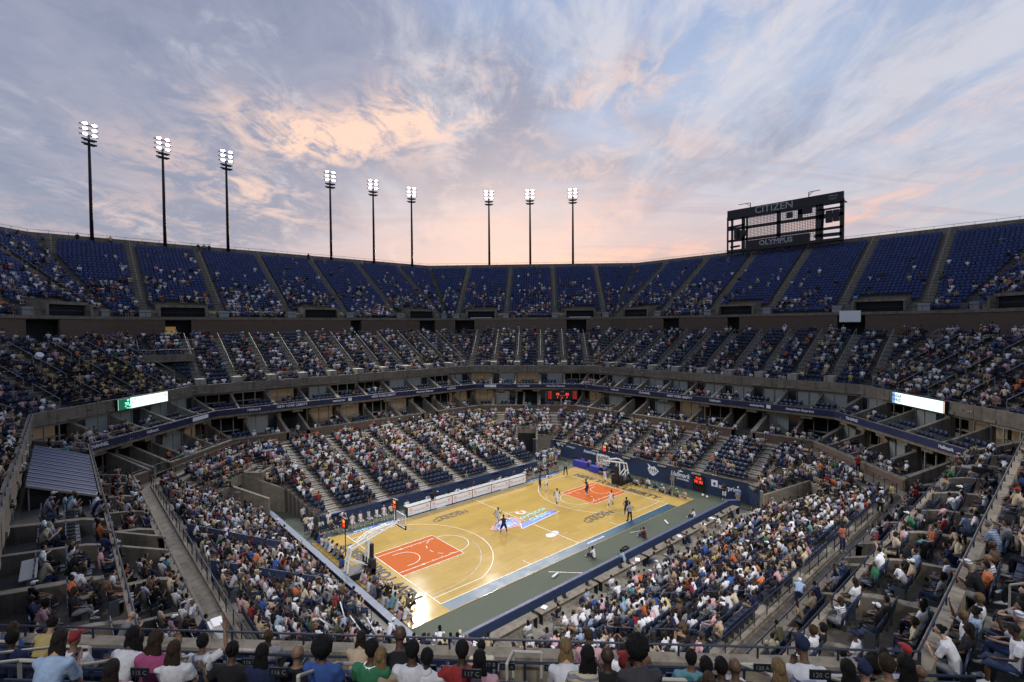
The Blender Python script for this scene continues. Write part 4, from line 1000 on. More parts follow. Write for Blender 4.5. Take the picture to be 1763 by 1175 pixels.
def press_table(x0, x1, y, z, label, m=None, d=.7):
    root = empty('press_table', ((x0+x1)/2, y, z), 0, label, 'table', 'pale press tables along the near sideline'); w = x1-x0
    q = MB(); q.box((0, 0, .74), (w, d, .05)); q.build('table_top', m or M['concrete'], root)
    q = MB(); q.box((0, d/2-.03, .37), (w, .04, .70)); q.build('front_panel', M['concrete'], root)
    for sx in (-1, 1):
        q = MB(); q.box((sx*(w/2-.1), -.2, .36), (.05, .3, .71)); q.build('leg', M['steel_dark'], root)
    rr = random.Random(int(x0*10))
    return root
for k, (a, b) in enumerate([(-17, -11.3), (-11, -5.3), (-5, .7), (1, 6.7), (7, 12.7), (13, 17)]):
    press_table(a, b, -13.7, 0, 'pale press table, %s along the near wall' % ['first from the left', 'second from the left', 'third from the left', 'third from the right', 'second from the right', 'last before the right corner'][k])
q = MB(); q.quad((-18.4, -16.4, .012), (18.4, -16.4, .012), (18.4, -12.72, .012), (-18.4, -12.72, .012)); tag(q.build('press_floor', M['concrete_light']), kind='structure')
q = MB(); q.box((0, -16.2, .42), (34.6, .3, .95)); tag(q.build('kerb_wall', M['concrete'], None), 'low concrete wall between the press tables and the first seat row', 'wall')
q = MB(); q.box((-19.15, 2.2, .35), (.85, 30.5, .7)); tag(q.build('front_walk', M['aisle'], None), kind='structure')
for k, x in enumerate((-16, -15.1, -9.2, -8.4, -6, -2.2, -1.2, 2.4, 4.2, 5.1, 8.6, 11.2, 14.1)):
    o = empty('laptop', (x, -13.72, .765), random.uniform(-.3, .3), 'open dark laptop on a press table, %s counting from the left' % ['first', 'second', 'third', 'fourth', 'fifth', 'sixth', 'seventh', 'eighth', 'ninth', 'tenth', 'eleventh', 'twelfth', 'thirteenth'][k], 'laptop', 'laptops on the press tables')
    q = MB(); q.box((0, 0, .012), (.34, .24, .024)); q.build('base', M['black'], o); q = MB(); q.beam((0, .12, .02), (0, .2, .25), .34, .012); q.build('screen', M['black'], o)
for k, (x, y, s) in enumerate(((-15.5, -13.8, 1), (-10.3, -13.6, .8), (-.2, -13.8, 1.1), (6.2, -13.7, 1), (10.2, -13.8, .9), (12.1, -13.65, 1))):
    q = MB(); q.box((0, 0, .01), (.5*s, .35, .02), rz=.3*k); tag(q.build('paper_stack', M['white'], None, loc=(x, y, .766)), 'sheet of white papers on the %s' % ['leftmost press table', 'second press table', 'third press table', 'fourth press table', 'fifth press table near its laptop', 'fifth press table at its right end'][k], 'papers')
# blue cloth tables by the far basket
for k, (x, y) in enumerate(((18.5, 7.9), (17.9, 4.6))):
    o = empty('cloth_table', (x, y, 0), PI/2, 'table under a royal blue cloth, %s of the two behind the far baseline' % ['left', 'right'][k], 'table')
    q = MB(); q.hexa([(-1.2, -.4, 0), (1.2, -.4, 0), (1.2, .4, 0), (-1.2, .4, 0)], [(-1.15, -.36, .76), (1.15, -.36, .76), (1.15, .36, .76), (-1.15, .36, .76)]); q.build('cloth', M['table_cloth_blue'], o)
    q = MB(); q.box((0, 0, .78), (2.3, .7, .03)); q.build('table_top', M['table_cloth_blue'], o)

# ------------------------------------------------------------------ baskets
def hoop(sg, label):
    root = empty('basketball_hoop', (sg*16.6, 0, 0), 0 if sg < 0 else PI, label, 'basketball hoop'); W = lambda x: x+16.6   # local x toward court
    q = MB(); q.box((-.2, 0, .32), (2.3, 1.5, .5)); q.box((.75, 0, .62), (.45, 1.5, 1.2)); q.build('base', M['pad'], root, bevel=.05)
    q = MB()
    for y in (-.45, .45):
        q.box((-.9, y, .12), (1.4, .12, .2))
    q.build('base_frame', M['metal_grey'], root)
    q = MB()
    for y in (-.22, .22):
        q.loft([(-1.15, y, .5), (-1.0, y, 1.5), (-.75, y, 2.3)], .085, 8); q.loft([(-.75, y, 2.3), (3.0, y*.8, 3.28)], .075, 8)
        q.loft([(.55, y, .9), (.65, y, 2.62)], .075, 8); q.loft([(-1.0, y, 1.6), (.5, y, .7)], .04, 6)
        q.loft([(-.3, y*.7, 2.6), (.6, y*.7, 3.1), (2.3, y*.6, 3.35)], .05, 6)
    for x, z in ((-.75, 2.3), (.65, 2.65), (1.8, 2.97), (2.9, 3.25)): q.tube((x, -.22, z), (x, .22, z), .05, 6)
    q.tube((3.0, 0, 3.28), (3.38, 0, 3.4), .09, 8); q.tube((3.0, 0, 3.2), (3.4, .5, 3.1), .03, 5); q.tube((3.0, 0, 3.2), (3.4, -.5, 3.1), .03, 5); q.build('arm', M['hoop_white'], root, smooth=False)
    q = MB(); q.box((.92, 0, 1.4), (.26, .55, 1.7)); q.build('mast_pad', M['pad'], root, bevel=.06)
    q = MB(); q.box((3.46, 0, 3.425), (.03, 1.8, 1.05)); gl = mat('board_glass', (.8, .85, .85), .05, alpha=.16); q.build('backboard_glass', gl, root)
    q = MB()
    for y in (-.9, .9): q.box((3.46, y, 3.425), (.06, .07, 1.12))
    for z in (2.9, 3.95): q.box((3.46, 0, z), (.06, 1.87, .07))
    for y in (-.3, .3): q.box((3.485, y, 3.27), (.012, .05, .5))
    for z in (3.05, 3.5): q.box((3.485, 0, z), (.012, .65, .05))
    q.build('backboard_frame', M['hoop_white'], root)
    q = MB(); q.box((3.46, 0, 2.86), (.1, 1.9, .09)); q.box((3.46, -.92, 3.0), (.1, .07, .35)); q.box((3.46, .92, 3.0), (.1, .07, .35)); q.build('bottom_pad', M['pad'], root)
    q = MB(); n = 20; c = (3.46+.15+.23, 0, 3.05)
    pts = [(c[0]+.23*math.cos(2*PI*k/n), .23*math.sin(2*PI*k/n), c[2]) for k in range(n+1)]
    for k in range(n): q.tube(pts[k], pts[k+1], .016, 5)
    q.tube((3.46, .08, 3.03), (3.62, .08, 3.05), .02, 5); q.tube((3.46, -.08, 3.03), (3.62, -.08, 3.05), .02, 5); rim = q.build('rim', M['hoop_orange'], root)
    q = MB()
    for k in range(10):
        for d in (-1, 1):
            a = 2*PI*k/10; p = [(c[0]+r_*math.cos(a+d*t), r_*math.sin(a+d*t), z_) for r_, t, z_ in ((.23, 0, 3.04), (.17, .3, 2.9), (.13, .6, 2.77), (.12, .9, 2.65))]
            for j in range(3): q.tube(p[j], p[j+1], .005, 3)
    q.build('net', M['net'], rim)
    q = MB(); q.tube((3.1, 0, 3.4), (3.1, 0, 4.4), .05, 6); q.build('clock_pole', M['pad'], root)
    q = MB(); q.box((3.1, 0, 4.75), (.25, .62, .8)); cb = q.build('shot_clock', M['pad'], root)
    gx = sg*16.6-sg*3.1
    for face in (-1, 1):
        X = (0, face, 0)
        for z, s_, mm in ((4.93, '7:18', 'orange_led'), (4.58, '24', 'red_led')):
            o = text('digits', s_, .26 if z > 4.7 else .42, M[mm], (3.1-0, 0, z), (0, face, 0), (0, 0, 1), None, off=.135, bold=.02, sx=.8 if z > 4.7 else 1); o.parent = root
    return root
hoop(-1, 'near portable basket with white arm, black base and a red shot clock on top')
hoop(1, 'far portable basket with white arm standing before the navy advert wall')
o = empty('shot_clock', (-17.3, 1.0, 0), 0, 'red shot clock on its own thin black stand behind the near basket', 'shot clock')
q = MB(); q.tube((0, 0, 0), (0, 0, 3.6), .04, 6); q.box((0, 0, .03), (.6, .6, .06)); q.build('stand', M['pad'], o)
q = MB(); q.box((0, 0, 3.95), (.22, .66, .75)); q.build('cabinet', M['pad'], o)
for z, s_, mm in ((4.1, '7:18', 'orange_led'), (3.8, '24', 'red_led')):
    t_ = text('digits', s_, .26 if z > 4 else .4, M[mm], (0, 0, z), (0, -1, 0), (0, 0, 1), None, off=.12, bold=.02, sx=.8 if z > 4 else 1); t_.parent = o

# ------------------------------------------------------------------ blue roofed booth at the left
bo = empty('broadcast_booth', (-33.6, 8.5, 8.6), 0, 'booth with a blue corrugated sloping roof and black windows at the left', 'booth')
q = MB(); y0, y1 = -6.2, 6.2; n = 11
for k in range(n*3):
    a = y0+(y1-y0)*k/(n*3); b = y0+(y1-y0)*(k+1)/(n*3); ha = (.0, .02, .06)[k % 3]; 
    q.hexa([(-1.35, a, 1.78), (1.75, a, .5), (1.75, b, .5), (-1.35, b, 1.78)], [(-1.35, a, 1.84+ha), (1.75, a, .56+ha), (1.75, b, .56+ha), (-1.35, b, 1.84+ha)])
q.build('roof', mat('roof_blue', (.036, .056, .135), .45, noise=(2, .15, (1, 1, 1))), bo)
q = MB(); q.beam((-1.35, y0-.05, 1.76), (1.78, y0-.05, .48), .08, .12); q.build('roof_trim', M['rail_tan'], bo)
q = MB(); q.hexa([(-1.3, -5.9, -2.9), (1.5, -5.9, -2.9), (1.5, 6, -2.9), (-1.3, 6, -2.9)], [(-1.3, -5.9, 1.66), (1.5, -5.9, .5), (1.5, 6, .5), (-1.3, 6, 1.66)]); q.build('dark_glazing', M['glass_dark'], bo)
q = MB()
for x, z in ((-1.25, 1.6), (-.3, 1.25), (.6, .85), (1.5, .5)): q.box((x, -5.95, (z-2.9)/2), (.07, .08, z+2.9))
q.box((.1, -5.95, -.4), (2.8, .07, .07)); q.box((.1, -5.97, -1.3), (2.8, .12, 1.0)); q.build('window_frame', M['rail_tan'], bo)
q = MB(); q.box((1.62, -5.8, -1.0), (.22, .22, 3.2)); q.build('corner_post', M['white'], bo)
# ------------------------------------------------------------------ people: poses as joints (x right, y forward, z up)
def pose(kind):
    J = {}
    if kind.startswith('sit'):
        lean = {'sit': .0, 'sit_lean': .22, 'sit_back': -.08, 'sit_arm': .03, 'sit_turn': .02, 'sit_phone': .05, 'sit_up': 0}[kind]
        J['pel'] = (0, 0, .47); J['sp'] = (0, lean*.4-.02, .70); J['ch'] = (0, lean*.9-.03, .90); J['nk'] = (0, lean*1.2-.02, 1.07); J['hd'] = (0, lean*1.4+.02, 1.23)
        for s, k in ((-1, 'L'), (1, 'R')):
            J['hip'+k] = (s*.09, .02, .46); J['kn'+k] = (s*.12, .45, .50); J['an'+k] = (s*.13, .46, .09); J['to'+k] = (s*.14, .62, .04)
            J['sh'+k] = (s*.185, lean*1.05-.03, 1.0)
            J['el'+k] = (s*.25, lean*.8+.05, .74); J['wr'+k] = (s*.13, .30, .63); J['ha'+k] = (s*.09, .36, .61)
        if kind == 'sit_lean':
            for s, k in ((-1, 'L'), (1, 'R')): J['el'+k] = (s*.2, .36, .62); J['wr'+k] = (s*.06, .50, .80); J['ha'+k] = (s*.03, .55, .85)
        if kind == 'sit_arm': J['elR'] = (.30, .18, 1.05); J['wrR'] = (.22, .26, 1.30); J['haR'] = (.21, .28, 1.38)
        if kind == 'sit_up':
            for s, k in ((-1, 'L'), (1, 'R')): J['el'+k] = (s*.28, .16, 1.0); J['wr'+k] = (s*.08, .30, 1.12); J['ha'+k] = (s*.03, .33, 1.17)
        if kind == 'sit_turn': J['elL'] = (-.35, -.02, .8); J['wrL'] = (-.5, .12, .86); J['haL'] = (-.56, .16, .87); J['anR'] = (.05, .5, .3); J['toR'] = (-.08, .6, .3); J['knR'] = (.2, .42, .55)
        if kind == 'sit_phone': J['elR'] = (.24, .16, .8); J['wrR'] = (.12, .32, .98); J['haR'] = (.10, .34, 1.05)
    elif kind == 'floor':
        J['pel'] = (0, 0, .12); J['sp'] = (0, .0, .34); J['ch'] = (0, .06, .54); J['nk'] = (0, .10, .70); J['hd'] = (0, .15, .86)
        for s, k in ((-1, 'L'), (1, 'R')):
            J['hip'+k] = (s*.1, .02, .12); J['kn'+k] = (s*.26, .42, .36); J['an'+k] = (s*.12, .58, .07); J['to'+k] = (s*.12, .74, .04)
            J['sh'+k] = (s*.18, .07, .63); J['el'+k] = (s*.24, .26, .44); J['wr'+k] = (s*.1, .40, .66); J['ha'+k] = (s*.06, .42, .74)
    else:
        J['pel'] = (0, 0, .93); J['sp'] = (0, -.01, 1.12); J['ch'] = (0, -.01, 1.30); J['nk'] = (0, 0, 1.47); J['hd'] = (0, .03, 1.63)
        for s, k in ((-1, 'L'), (1, 'R')):
            J['hip'+k] = (s*.09, 0, .90); J['kn'+k] = (s*.11, .03, .50); J['an'+k] = (s*.12, -.01, .09); J['to'+k] = (s*.13, .15, .04)
            J['sh'+k] = (s*.19, -.01, 1.40); J['el'+k] = (s*.25, -.02, 1.12); J['wr'+k] = (s*.24, .10, .88); J['ha'+k] = (s*.23, .14, .80)
        if kind == 'hips':
            for s, k in ((-1, 'L'), (1, 'R')): J['el'+k] = (s*.40, -.06, 1.16); J['wr'+k] = (s*.20, .04, 1.00); J['ha'+k] = (s*.15, .08, .98); J['an'+k] = (s*.2, 0, .09); J['to'+k] = (s*.24, .15, .04); J['kn'+k] = (s*.16, .02, .5)
        if kind == 'cross':
            for s, k in ((-1, 'L'), (1, 'R')): J['el'+k] = (s*.27, .04, 1.14); J['wr'+k] = (s*.02, .22, 1.19); J['ha'+k] = (-s*.06, .2, 1.22)
        if kind in ('run', 'run2', 'jog'):
            a = 1 if kind != 'run2' else -1; L_, R_ = ('L', 'R') if a > 0 else ('R', 'L'); sL, sR = (-1, 1) if a > 0 else (1, -1)
            lean = .16; J['pel'] = (0, 0, .88); J['sp'] = (0, .05, 1.07); J['ch'] = (0, lean*.75, 1.24); J['nk'] = (0, lean, 1.41); J['hd'] = (0, lean+.06, 1.56)
            for s, k in ((-1, 'L'), (1, 'R')): J['hip'+k] = (s*.09, 0, .86); J['sh'+k] = (s*.19, lean*.9, 1.34)
            kk = .5 if kind == 'jog' else 1.0
            J['kn'+L_] = (sL*.10, .32*kk, .55); J['an'+L_] = (sL*.10, .30*kk, .12); J['to'+L_] = (sL*.10, .46*kk, .06)
            J['kn'+R_] = (sR*.11, -.12, .46); J['an'+R_] = (sR*.11, -.50*kk, .28); J['to'+R_] = (sR*.11, -.55*kk, .14)
            J['el'+L_] = (sL*.28, -.10, 1.12); J['wr'+L_] = (sL*.26, .06, .96); J['ha'+L_] = (sL*.25, .13, .95)
            J['el'+R_] = (sR*.27, .28, 1.14); J['wr'+R_] = (sR*.18, .45, 1.22); J['ha'+R_] = (sR*.16, .52, 1.25)
        if kind == 'guard':
            J['pel'] = (0, -.05, .82); 
            for s, k in ((-1, 'L'), (1, 'R')): J['hip'+k] = (s*.1, -.05, .80); J['kn'+k] = (s*.22, .14, .46); J['an'+k] = (s*.27, -.02, .09); J['to'+k] = (s*.29, .14, .04); J['sh'+k] = (s*.19, .05, 1.27); J['el'+k] = (s*.38, .14, 1.1); J['wr'+k] = (s*.46, .30, 1.22); J['ha'+k] = (s*.48, .35, 1.29)
            J['sp'] = (0, 0, 1.0); J['ch'] = (0, .06, 1.17); J['nk'] = (0, .1, 1.34); J['hd'] = (0, .15, 1.49)
        if kind == 'bend':
            J['sp'] = (0, .12, 1.06); J['ch'] = (0, .30, 1.16); J['nk'] = (0, .44, 1.22); J['hd'] = (0, .55, 1.28)
            for s, k in ((-1, 'L'), (1, 'R')): J['sh'+k] = (s*.19, .37, 1.18); J['el'+k] = (s*.22, .48, .95); J['wr'+k] = (s*.18, .6, .78); J['ha'+k] = (s*.17, .65, .72)
    return {k: Vector(v) for k, v in J.items()}
def remesh(o, vox, smooth=1):
    r = o.modifiers.new('r', 'REMESH'); r.mode = 'VOXEL'; r.voxel_size = vox
    if smooth: q = o.modifiers.new('s', 'SMOOTH'); q.iterations = smooth; q.factor = .6
    dg = bpy.context.evaluated_depsgraph_get(); me = bpy.data.meshes.new_from_object(o.evaluated_get(dg))
    old = o.data; o.modifiers.clear(); o.data = me; bpy.data.meshes.remove(old)
    me.polygons.foreach_set('use_smooth', [True]*len(me.polygons)); return o
def torso(q, J, g=0.0, seg=12, w=1.0, lo=True):
    up = (J['nk']-J['pel']).normalized()
    pts = [J['pel']-up*.07, J['pel']+up*.05, J['sp'], J['ch'], (J['ch']+J['nk'])/2+up*.035, J['nk']-up*.012]
    q.loft(pts, [(.155*w+g, .115*w+g), (.165*w+g, .12*w+g), (.145*w+g, .105*w+g), (.172*w+g, .115*w+g), (.15*w+g, .09*w+g), (.07+g, .065+g)], seg)
def arm(q, J, k, g=0.0, seg=8, full=True):
    a, b, c = J['sh'+k], J['el'+k], J['wr'+k]
    if full: q.loft([a, a.lerp(b, .5), b, b.lerp(c, .4), c], [.052+g, .046+g, .037+g, .036+g, .025+g], seg)
    else: q.loft([a+(a-b)*.08, a, a.lerp(b, .35), a.lerp(b, .72)], [.05+g, .066+g, .062+g, .066+g], seg)
def leg(q, J, k, g=0.0, seg=9, to=1.0):
    a, b, c = J['hip'+k], J['kn'+k], J['an'+k]
    if to >= 1: q.loft([a, a.lerp(b, .4), b, b.lerp(c, .35), c], [.095+g, .08+g, .056+g, .055+g, .037+g], seg)
    else: q.loft([a, a.lerp(b, .4), b, b.lerp(c, .12)], [.10+g, .088+g, .075+g, .075+g], seg)
def ellip(q, c, r, nu=12, nv=8, mi=0, f=None):
    vs = []; fs = []
    for j in range(nv+1):
        t = PI*j/nv
        for i in range(nu):
            p = 2*PI*i/nu; v = Vector((math.sin(t)*math.cos(p)*r[0], math.sin(t)*math.sin(p)*r[1], math.cos(t)*r[2]))
            if f: v = f(v)
            vs.append(c+v)
    for j in range(nv):
        for i in range(nu): fs.append((j*nu+i, (j+1)*nu+i, (j+1)*nu+(i+1) % nu, j*nu+(i+1) % nu))
    q.add(vs, fs, mi)
def head(q, J, face=True):
    c = J['hd']; 
    ellip(q, c, (.076, .09, .108), 14, 10); ellip(q, c+Vector((0, .025, -.055)), (.055, .06, .06), 10, 6)
    q.loft([J['nk']-Vector((0, .01, .05)), J['nk']+(c-J['nk'])*.6], [.055, .05], 8)
    if face:
        q.loft([c+Vector((0, .075, .02)), c+Vector((0, .108, -.022))], [.010, .018], 6)
        for s in (-1, 1): ellip(q, c+Vector((s*.077, -.005, -.005)), (.012, .022, .032), 6, 5)
        ellip(q, c+Vector((0, .078, -.062)), (.026, .014, .009), 6, 4)
def fingers(q, J, k):
    w, h = J['wr'+k], J['ha'+k]; d = (h-w).normalized(); s = -1 if k == 'L' else 1
    side = Vector((s, 0, 0)); side = (side-d*side.dot(d)); side = side.normalized() if side.length > .1 else Vector((0, 1, 0)); nrm = d.cross(side)
    q.box(h, (.085, .075, .028), ax=(d, side, nrm))
    for j, (off, L_) in enumerate(((-.030, .062), (-.010, .074), (.010, .070), (.030, .055))):
        b = h+d*.04+side*off; m_ = b+d*L_*.55-nrm*.006*s; e = m_+d*L_*.4-nrm*.022*s; q.loft([b, m_, e], [.0095, .0085, .0065], 6)
    b = h-d*.01-side*.036; m_ = b-side*.028+d*.02; q.loft([b, m_, m_+d*.03-nrm*.01], [.011, .010, .0075], 6)
PROTO = {}
def proto(kind, bottoms):
    key = (kind, bottoms)
    if key in PROTO: return PROTO[key]
    J = pose(kind); R = {}
    q = MB(); torso(q, J); head(q, J)
    for k in 'LR': arm(q, J, k); leg(q, J, k); q.loft([J['an'+k], J['to'+k]], [(.035, .035), (.04, .025)], 7)
    for k in 'LR': q.loft([J['wr'+k], J['ha'+k]], [(.024, .024), (.036, .02)], 7)
    o = remesh(q.build('body', M['skin']), .020, 1)
    e = MB(); 
    for k in 'LR': fingers(e, J, k)
    n0 = len(e.f)
    for s in (-1, 1): ellip(e, J['hd']+Vector((s*.029, .079, .012)), (.011, .008, .008), 6, 4, 1)
    e.mi = [0]*n0+[1]*(len(e.f)-n0); e2 = e.build('x', [M['skin'], M['eye']])
    import bmesh
    bm = bmesh.new(); bm.from_mesh(o.data); n_ = len(bm.faces); bm.from_mesh(e2.data); bm.faces.ensure_lookup_table()
    for i in range(n_): bm.faces[i].material_index = 0
    bm.to_mesh(o.data); bm.free(); o.data.materials.clear(); o.data.materials.append(M['skin']); o.data.materials.append(M['eye'])
    R['body'] = o.data; bpy.data.objects.remove(o); bpy.data.objects.remove(e2)
    q = MB(); torso(q, J, .014)
    jer = bottoms == 'jersey'
    if not jer:
        for k in 'LR': arm(q, J, k, .008, full=False)
    o = remesh(q.build('shirt', M['cloth']), .022, 2); R['shirt'] = o.data; bpy.data.objects.remove(o)
    q = MB(); up = (J['nk']-J['pel']).normalized(); q.loft([J['pel']-up*.09, J['pel']+up*.07], [(.172, .13), (.172, .132)], 12)
    for k in 'LR': leg(q, J, k, .016, to=1.0 if bottoms == 'long' else .5)
    o = remesh(q.build('trousers' if bottoms == 'long' else 'shorts', M['cloth']), .024, 2); R['legs'] = o.data; bpy.data.objects.remove(o)
    q = MB()
    for k in 'LR':
        a, t = J['an'+k], J['to'+k]; d = (t-a).normalized(); q.loft([a-d*.05+Vector((0, 0, .0)), a+d*.04, t-d*.02, t+d*.05], [(.045, .05), (.05, .06), (.05, .035), (.035, .025)], 8)
    o = q.build('shoes', M['cloth'], smooth=True); R['shoes'] = o.data; bpy.data.objects.remove(o)
    PROTO[key] = (R, J); return PROTO[key]
HAIRS = {}
def hair(style):
    if style in HAIRS: return HAIRS[style]
    q = MB(); rr = random.Random(hash(style) % 1000); c = Vector((0, 0, 0))
    def fz(cut):
        def f(v):
            k = 1+rr.uniform(-.05, .07)
            if v.y > .03 and v.z < cut: return Vector((v.x*.86, min(v.y, .045), max(v.z, cut)))
            return v*k
        return f
    if style == 'short': ellip(q, c+Vector((0, -.012, .018)), (.084, .096, .108), 24, 18, 0, fz(.035))
    elif style == 'cap':
        ellip(q, c+Vector((0, -.004, .035)), (.086, .098, .09), 14, 10, 0, fz(.03)); q.box(c+Vector((0, .115, .062)), (.14, .09, .012))
    elif style == 'afro': ellip(q, c+Vector((0, -.03, .03)), (.13, .13, .14), 30, 24, 0, lambda v: v*(1+rr.uniform(-.10, .10)) if v.y < .05 or v.z > .05 else Vector((v.x, min(v.y, .06), max(v.z, .04))))
    elif style == 'long':
        ellip(q, c+Vector((0, -.014, .018)), (.090, .100, .112), 16, 12, 0, fz(.035)); n0 = len(q.v); q.loft([c+Vector((0, -.035, .03)), c+Vector((0, -.05, -.05)), c+Vector((0, -.065, -.12)), c+Vector((0, -.08, -.19)), c+Vector((0, -.085, -.25))], [(.082, .06), (.09, .055), (.105, .045), (.11, .035), (.075, .02)], 18); q.v[n0:] = [(x*(1+rr.uniform(-.1, .1)), y+rr.uniform(-.012, .012), z+rr.uniform(-.025, .015)) for x, y, z in q.v[n0:]]
    elif style == 'bun':
        ellip(q, c+Vector((0, -.012, .018)), (.083, .094, .108), 16, 12, 0, fz(.035)); ellip(q, c+Vector((0, -.10, .07)), (.045, .045, .045), 10, 8, 0, lambda v: v*(1+rr.uniform(-.08, .08)))
    elif style == 'hat':
        ellip(q, c+Vector((0, 0, .06)), (.085, .095, .085), 12, 8); q.loft([c+Vector((0, 0, .055)), c+Vector((0, 0, .066))], [.165, .16], 20, ref=(1, 0, 0))
    elif style == 'bald': ellip(q, c+Vector((0, -.02, .0)), (.078, .086, .05), 12, 8, 0, lambda v: Vector((v.x, min(v.y, .02), v.z)))
    nm = {'cap': 'cap', 'hat': 'sun_hat'}.get(style, 'hair')
    o = q.build(nm, M['cloth'] if style in ('cap', 'hat') else M['hair'], smooth=True); HAIRS[style] = (nm, o.data); bpy.data.objects.remove(o); return HAIRS[style]

COLS = {'white': (.72, .72, .74), 'black': (.014, .014, .016), 'navy': (.016, .024, .07), 'grey': (.22, .22, .23), 'red': (.30, .03, .03), 'blue': (.045, .10, .32), 'light blue': (.30, .40, .54), 'pink': (.56, .33, .36), 'orange': (.55, .16, .06), 'yellow': (.56, .44, .16), 'green': (.04, .19, .09), 'lime': (.34, .48, .14), 'brown': (.12, .07, .04), 'tan': (.42, .32, .21), 'purple': (.17, .12, .26), 'teal': (.12, .30, .34), 'cream': (.60, .52, .36), 'maroon': (.14, .018, .03), 'olive': (.12, .12, .06), 'magenta': (.40, .08, .20)}
PAL = ['white']*50+['black']*20+['navy']*10+['grey']*12+['red']*3+['blue']*3+['light blue']*7+['pink']*9+['orange']*4+['yellow']*3+['green']*1+['brown']*7+['tan']*13+['purple']*1+['teal']*1+['cream']*7+['maroon']*2+['olive']*3
SKINS = [(.05, .028, .018), (.08, .044, .028), (.13, .074, .046), (.22, .13, .085), (.36, .22, .15), (.46, .30, .21), (.04, .022, .015)]
HAIRC = [(.006, .005, .005)]*9+[(.02, .012, .008)]*5+[(.06, .034, .016)]*3+[(.22, .15, .07), (.2, .2, .2)]
HNAME = {'short': 'short hair', 'cap': 'cap', 'afro': 'round afro', 'long': 'long hair', 'bun': 'hair bun', 'bald': 'shaved head', 'hat': 'sun hat'}
def setcol(o, c): o.color = (*c, 1)
def place(kind, p, ang, label, shirt='white', legs='long', legc=None, skin=None, hs='short', hc=None, scale=1.0, group=None, shoec=(.5, .5, .5), shirtc=None, hcol=None):
    R, J = proto(kind, legs); o = bpy.data.objects.new('person', R['body']); COL.objects.link(o)
    o.location = p; o.rotation_euler = (0, 0, ang-PI/2); o.scale = (scale,)*3; setcol(o, skin or random.choice(SKINS)); tag(o, label, 'person', group)
    def ch(nm, me, c, loc=None):
        k = bpy.data.objects.new(nm, me); COL.objects.link(k); k.parent = o; setcol(k, c)
        if loc: k.location = loc
        return k
    sh = ch('shirt', R['shirt'], shirtc or COLS[shirt]); ch('trousers' if legs == 'long' else 'shorts', R['legs'], legc or (.02, .025, .05)); ch('shoes', R['shoes'], shoec)
    nm, me = hair(hs); ch(nm, me, hcol or (random.choice(HAIRC) if nm == 'hair' else COLS[random.choice(['white', 'navy', 'red', 'black', 'white'])]), J['hd'])
    return o

# ---- people on and around the court
PLAYERS = [('run', (-3.0, -.1), .2, 'white', 'player in white carrying the play over the centre logo, back to the camera'), ('guard', (-3.55, -1.75), 1.0, 'navy', 'player in dark kit standing over the centre logo next to one in white'),
           ('hips', (7.7, 4.9), -.6, 'navy', 'player in dark kit near the far sideline beside a rival in white'), ('jog', (8.6, 4.75), -.5, 'white', 'player in white near the far sideline beside a dark kitted rival'),
           ('run', (5.2, -.1), .5, 'white', 'player in white sprinting towards the far key'), ('guard', (10.4, .1), 2.6, 'navy', 'player in dark kit alone inside the far orange key'),
           ('jog', (14.9, 1.1), 3.4, 'white', 'player in white standing under the far basket'), ('run2', (8.9, -4.3), .3, 'white', 'player in white running with arm out below the far key'),
           ('hips', (8.3, -6.7), 1.2, 'navy', 'player in dark kit at the near sideline just beyond the referee')]
for kind, (x, y), a, c, lb in PLAYERS:
    place(kind, (x, y, .045), a, lb, c, 'jersey', COLS[c], random.choice(SKINS[:4]), random.choice(['short', 'bun', 'short']), None, 1.08, 'basketball players on the court', (.7, .7, .7))
place('hips', (7.35, -7.75, .045), 1.2, 'referee in pale shirt and black trousers standing on the near sideline', 'grey', 'long', (.01, .01, .012), SKINS[4], 'short', None, 1.06, shirtc=(.5, .48, .5), shoec=(.01, .01, .01))
place('hips', (14.3, 6.9, .045), 3.6, 'referee in striped shirt and black trousers at the far left corner of the court', 'grey', 'long', (.01, .01, .012), SKINS[1], 'short', None, 1.06, shoec=(.01, .01, .01))
place('stand', (-4.6, 8.9-.45, .045), -1.5, 'official in black standing in front of the scorers table', 'black', 'long', (.01, .01, .012), SKINS[2], 'short', None, 1.03, shoec=(.01, .01, .01))
CH0 = None
def chair(p, ang, label, group):
    global CH0
    if CH0 is None:
        r = empty('folding_chair', (0, 0, 0)); q = MB(); q.box((0, .05, .44), (.42, .40, .03)); q.build('seat', M['metal_grey'], r, bevel=.008); q = MB(); q.box((0, -.17, .72), (.42, .03, .24)); q.build('backrest', M['metal_grey'], r, bevel=.008)
        for sx in (-1, 1):
            for a, b in (((sx*.2, -.18, .84), (sx*.2, .2, 0)), ((sx*.2, .2, .44), (sx*.2, -.2, 0))): q = MB(); q.tube(a, b, .012, 5); q.build('leg', M['steel_dark'], r)
        CH0 = r; c = r; ch = list(r.children)
    else:
        c = CH0.copy(); COL.objects.link(c)
        for k in CH0.children: k2 = k.copy(); COL.objects.link(k2); k2.parent = c
    c.location = p; c.rotation_euler = (0, 0, ang-PI/2); tag(c, label, 'chair', group); return c
def rowlabel(k, n): return ['first', 'second', 'third', 'fourth', 'fifth', 'sixth', 'seventh', 'eighth', 'ninth', 'tenth', 'eleventh', 'twelfth', 'thirteenth', 'fourteenth', 'fifteenth', 'sixteenth', 'seventeenth', 'eighteenth'][k]
TK = ['sit', 'sit_lean', 'sit', 'sit_turn', 'sit_lean', 'sit_phone']
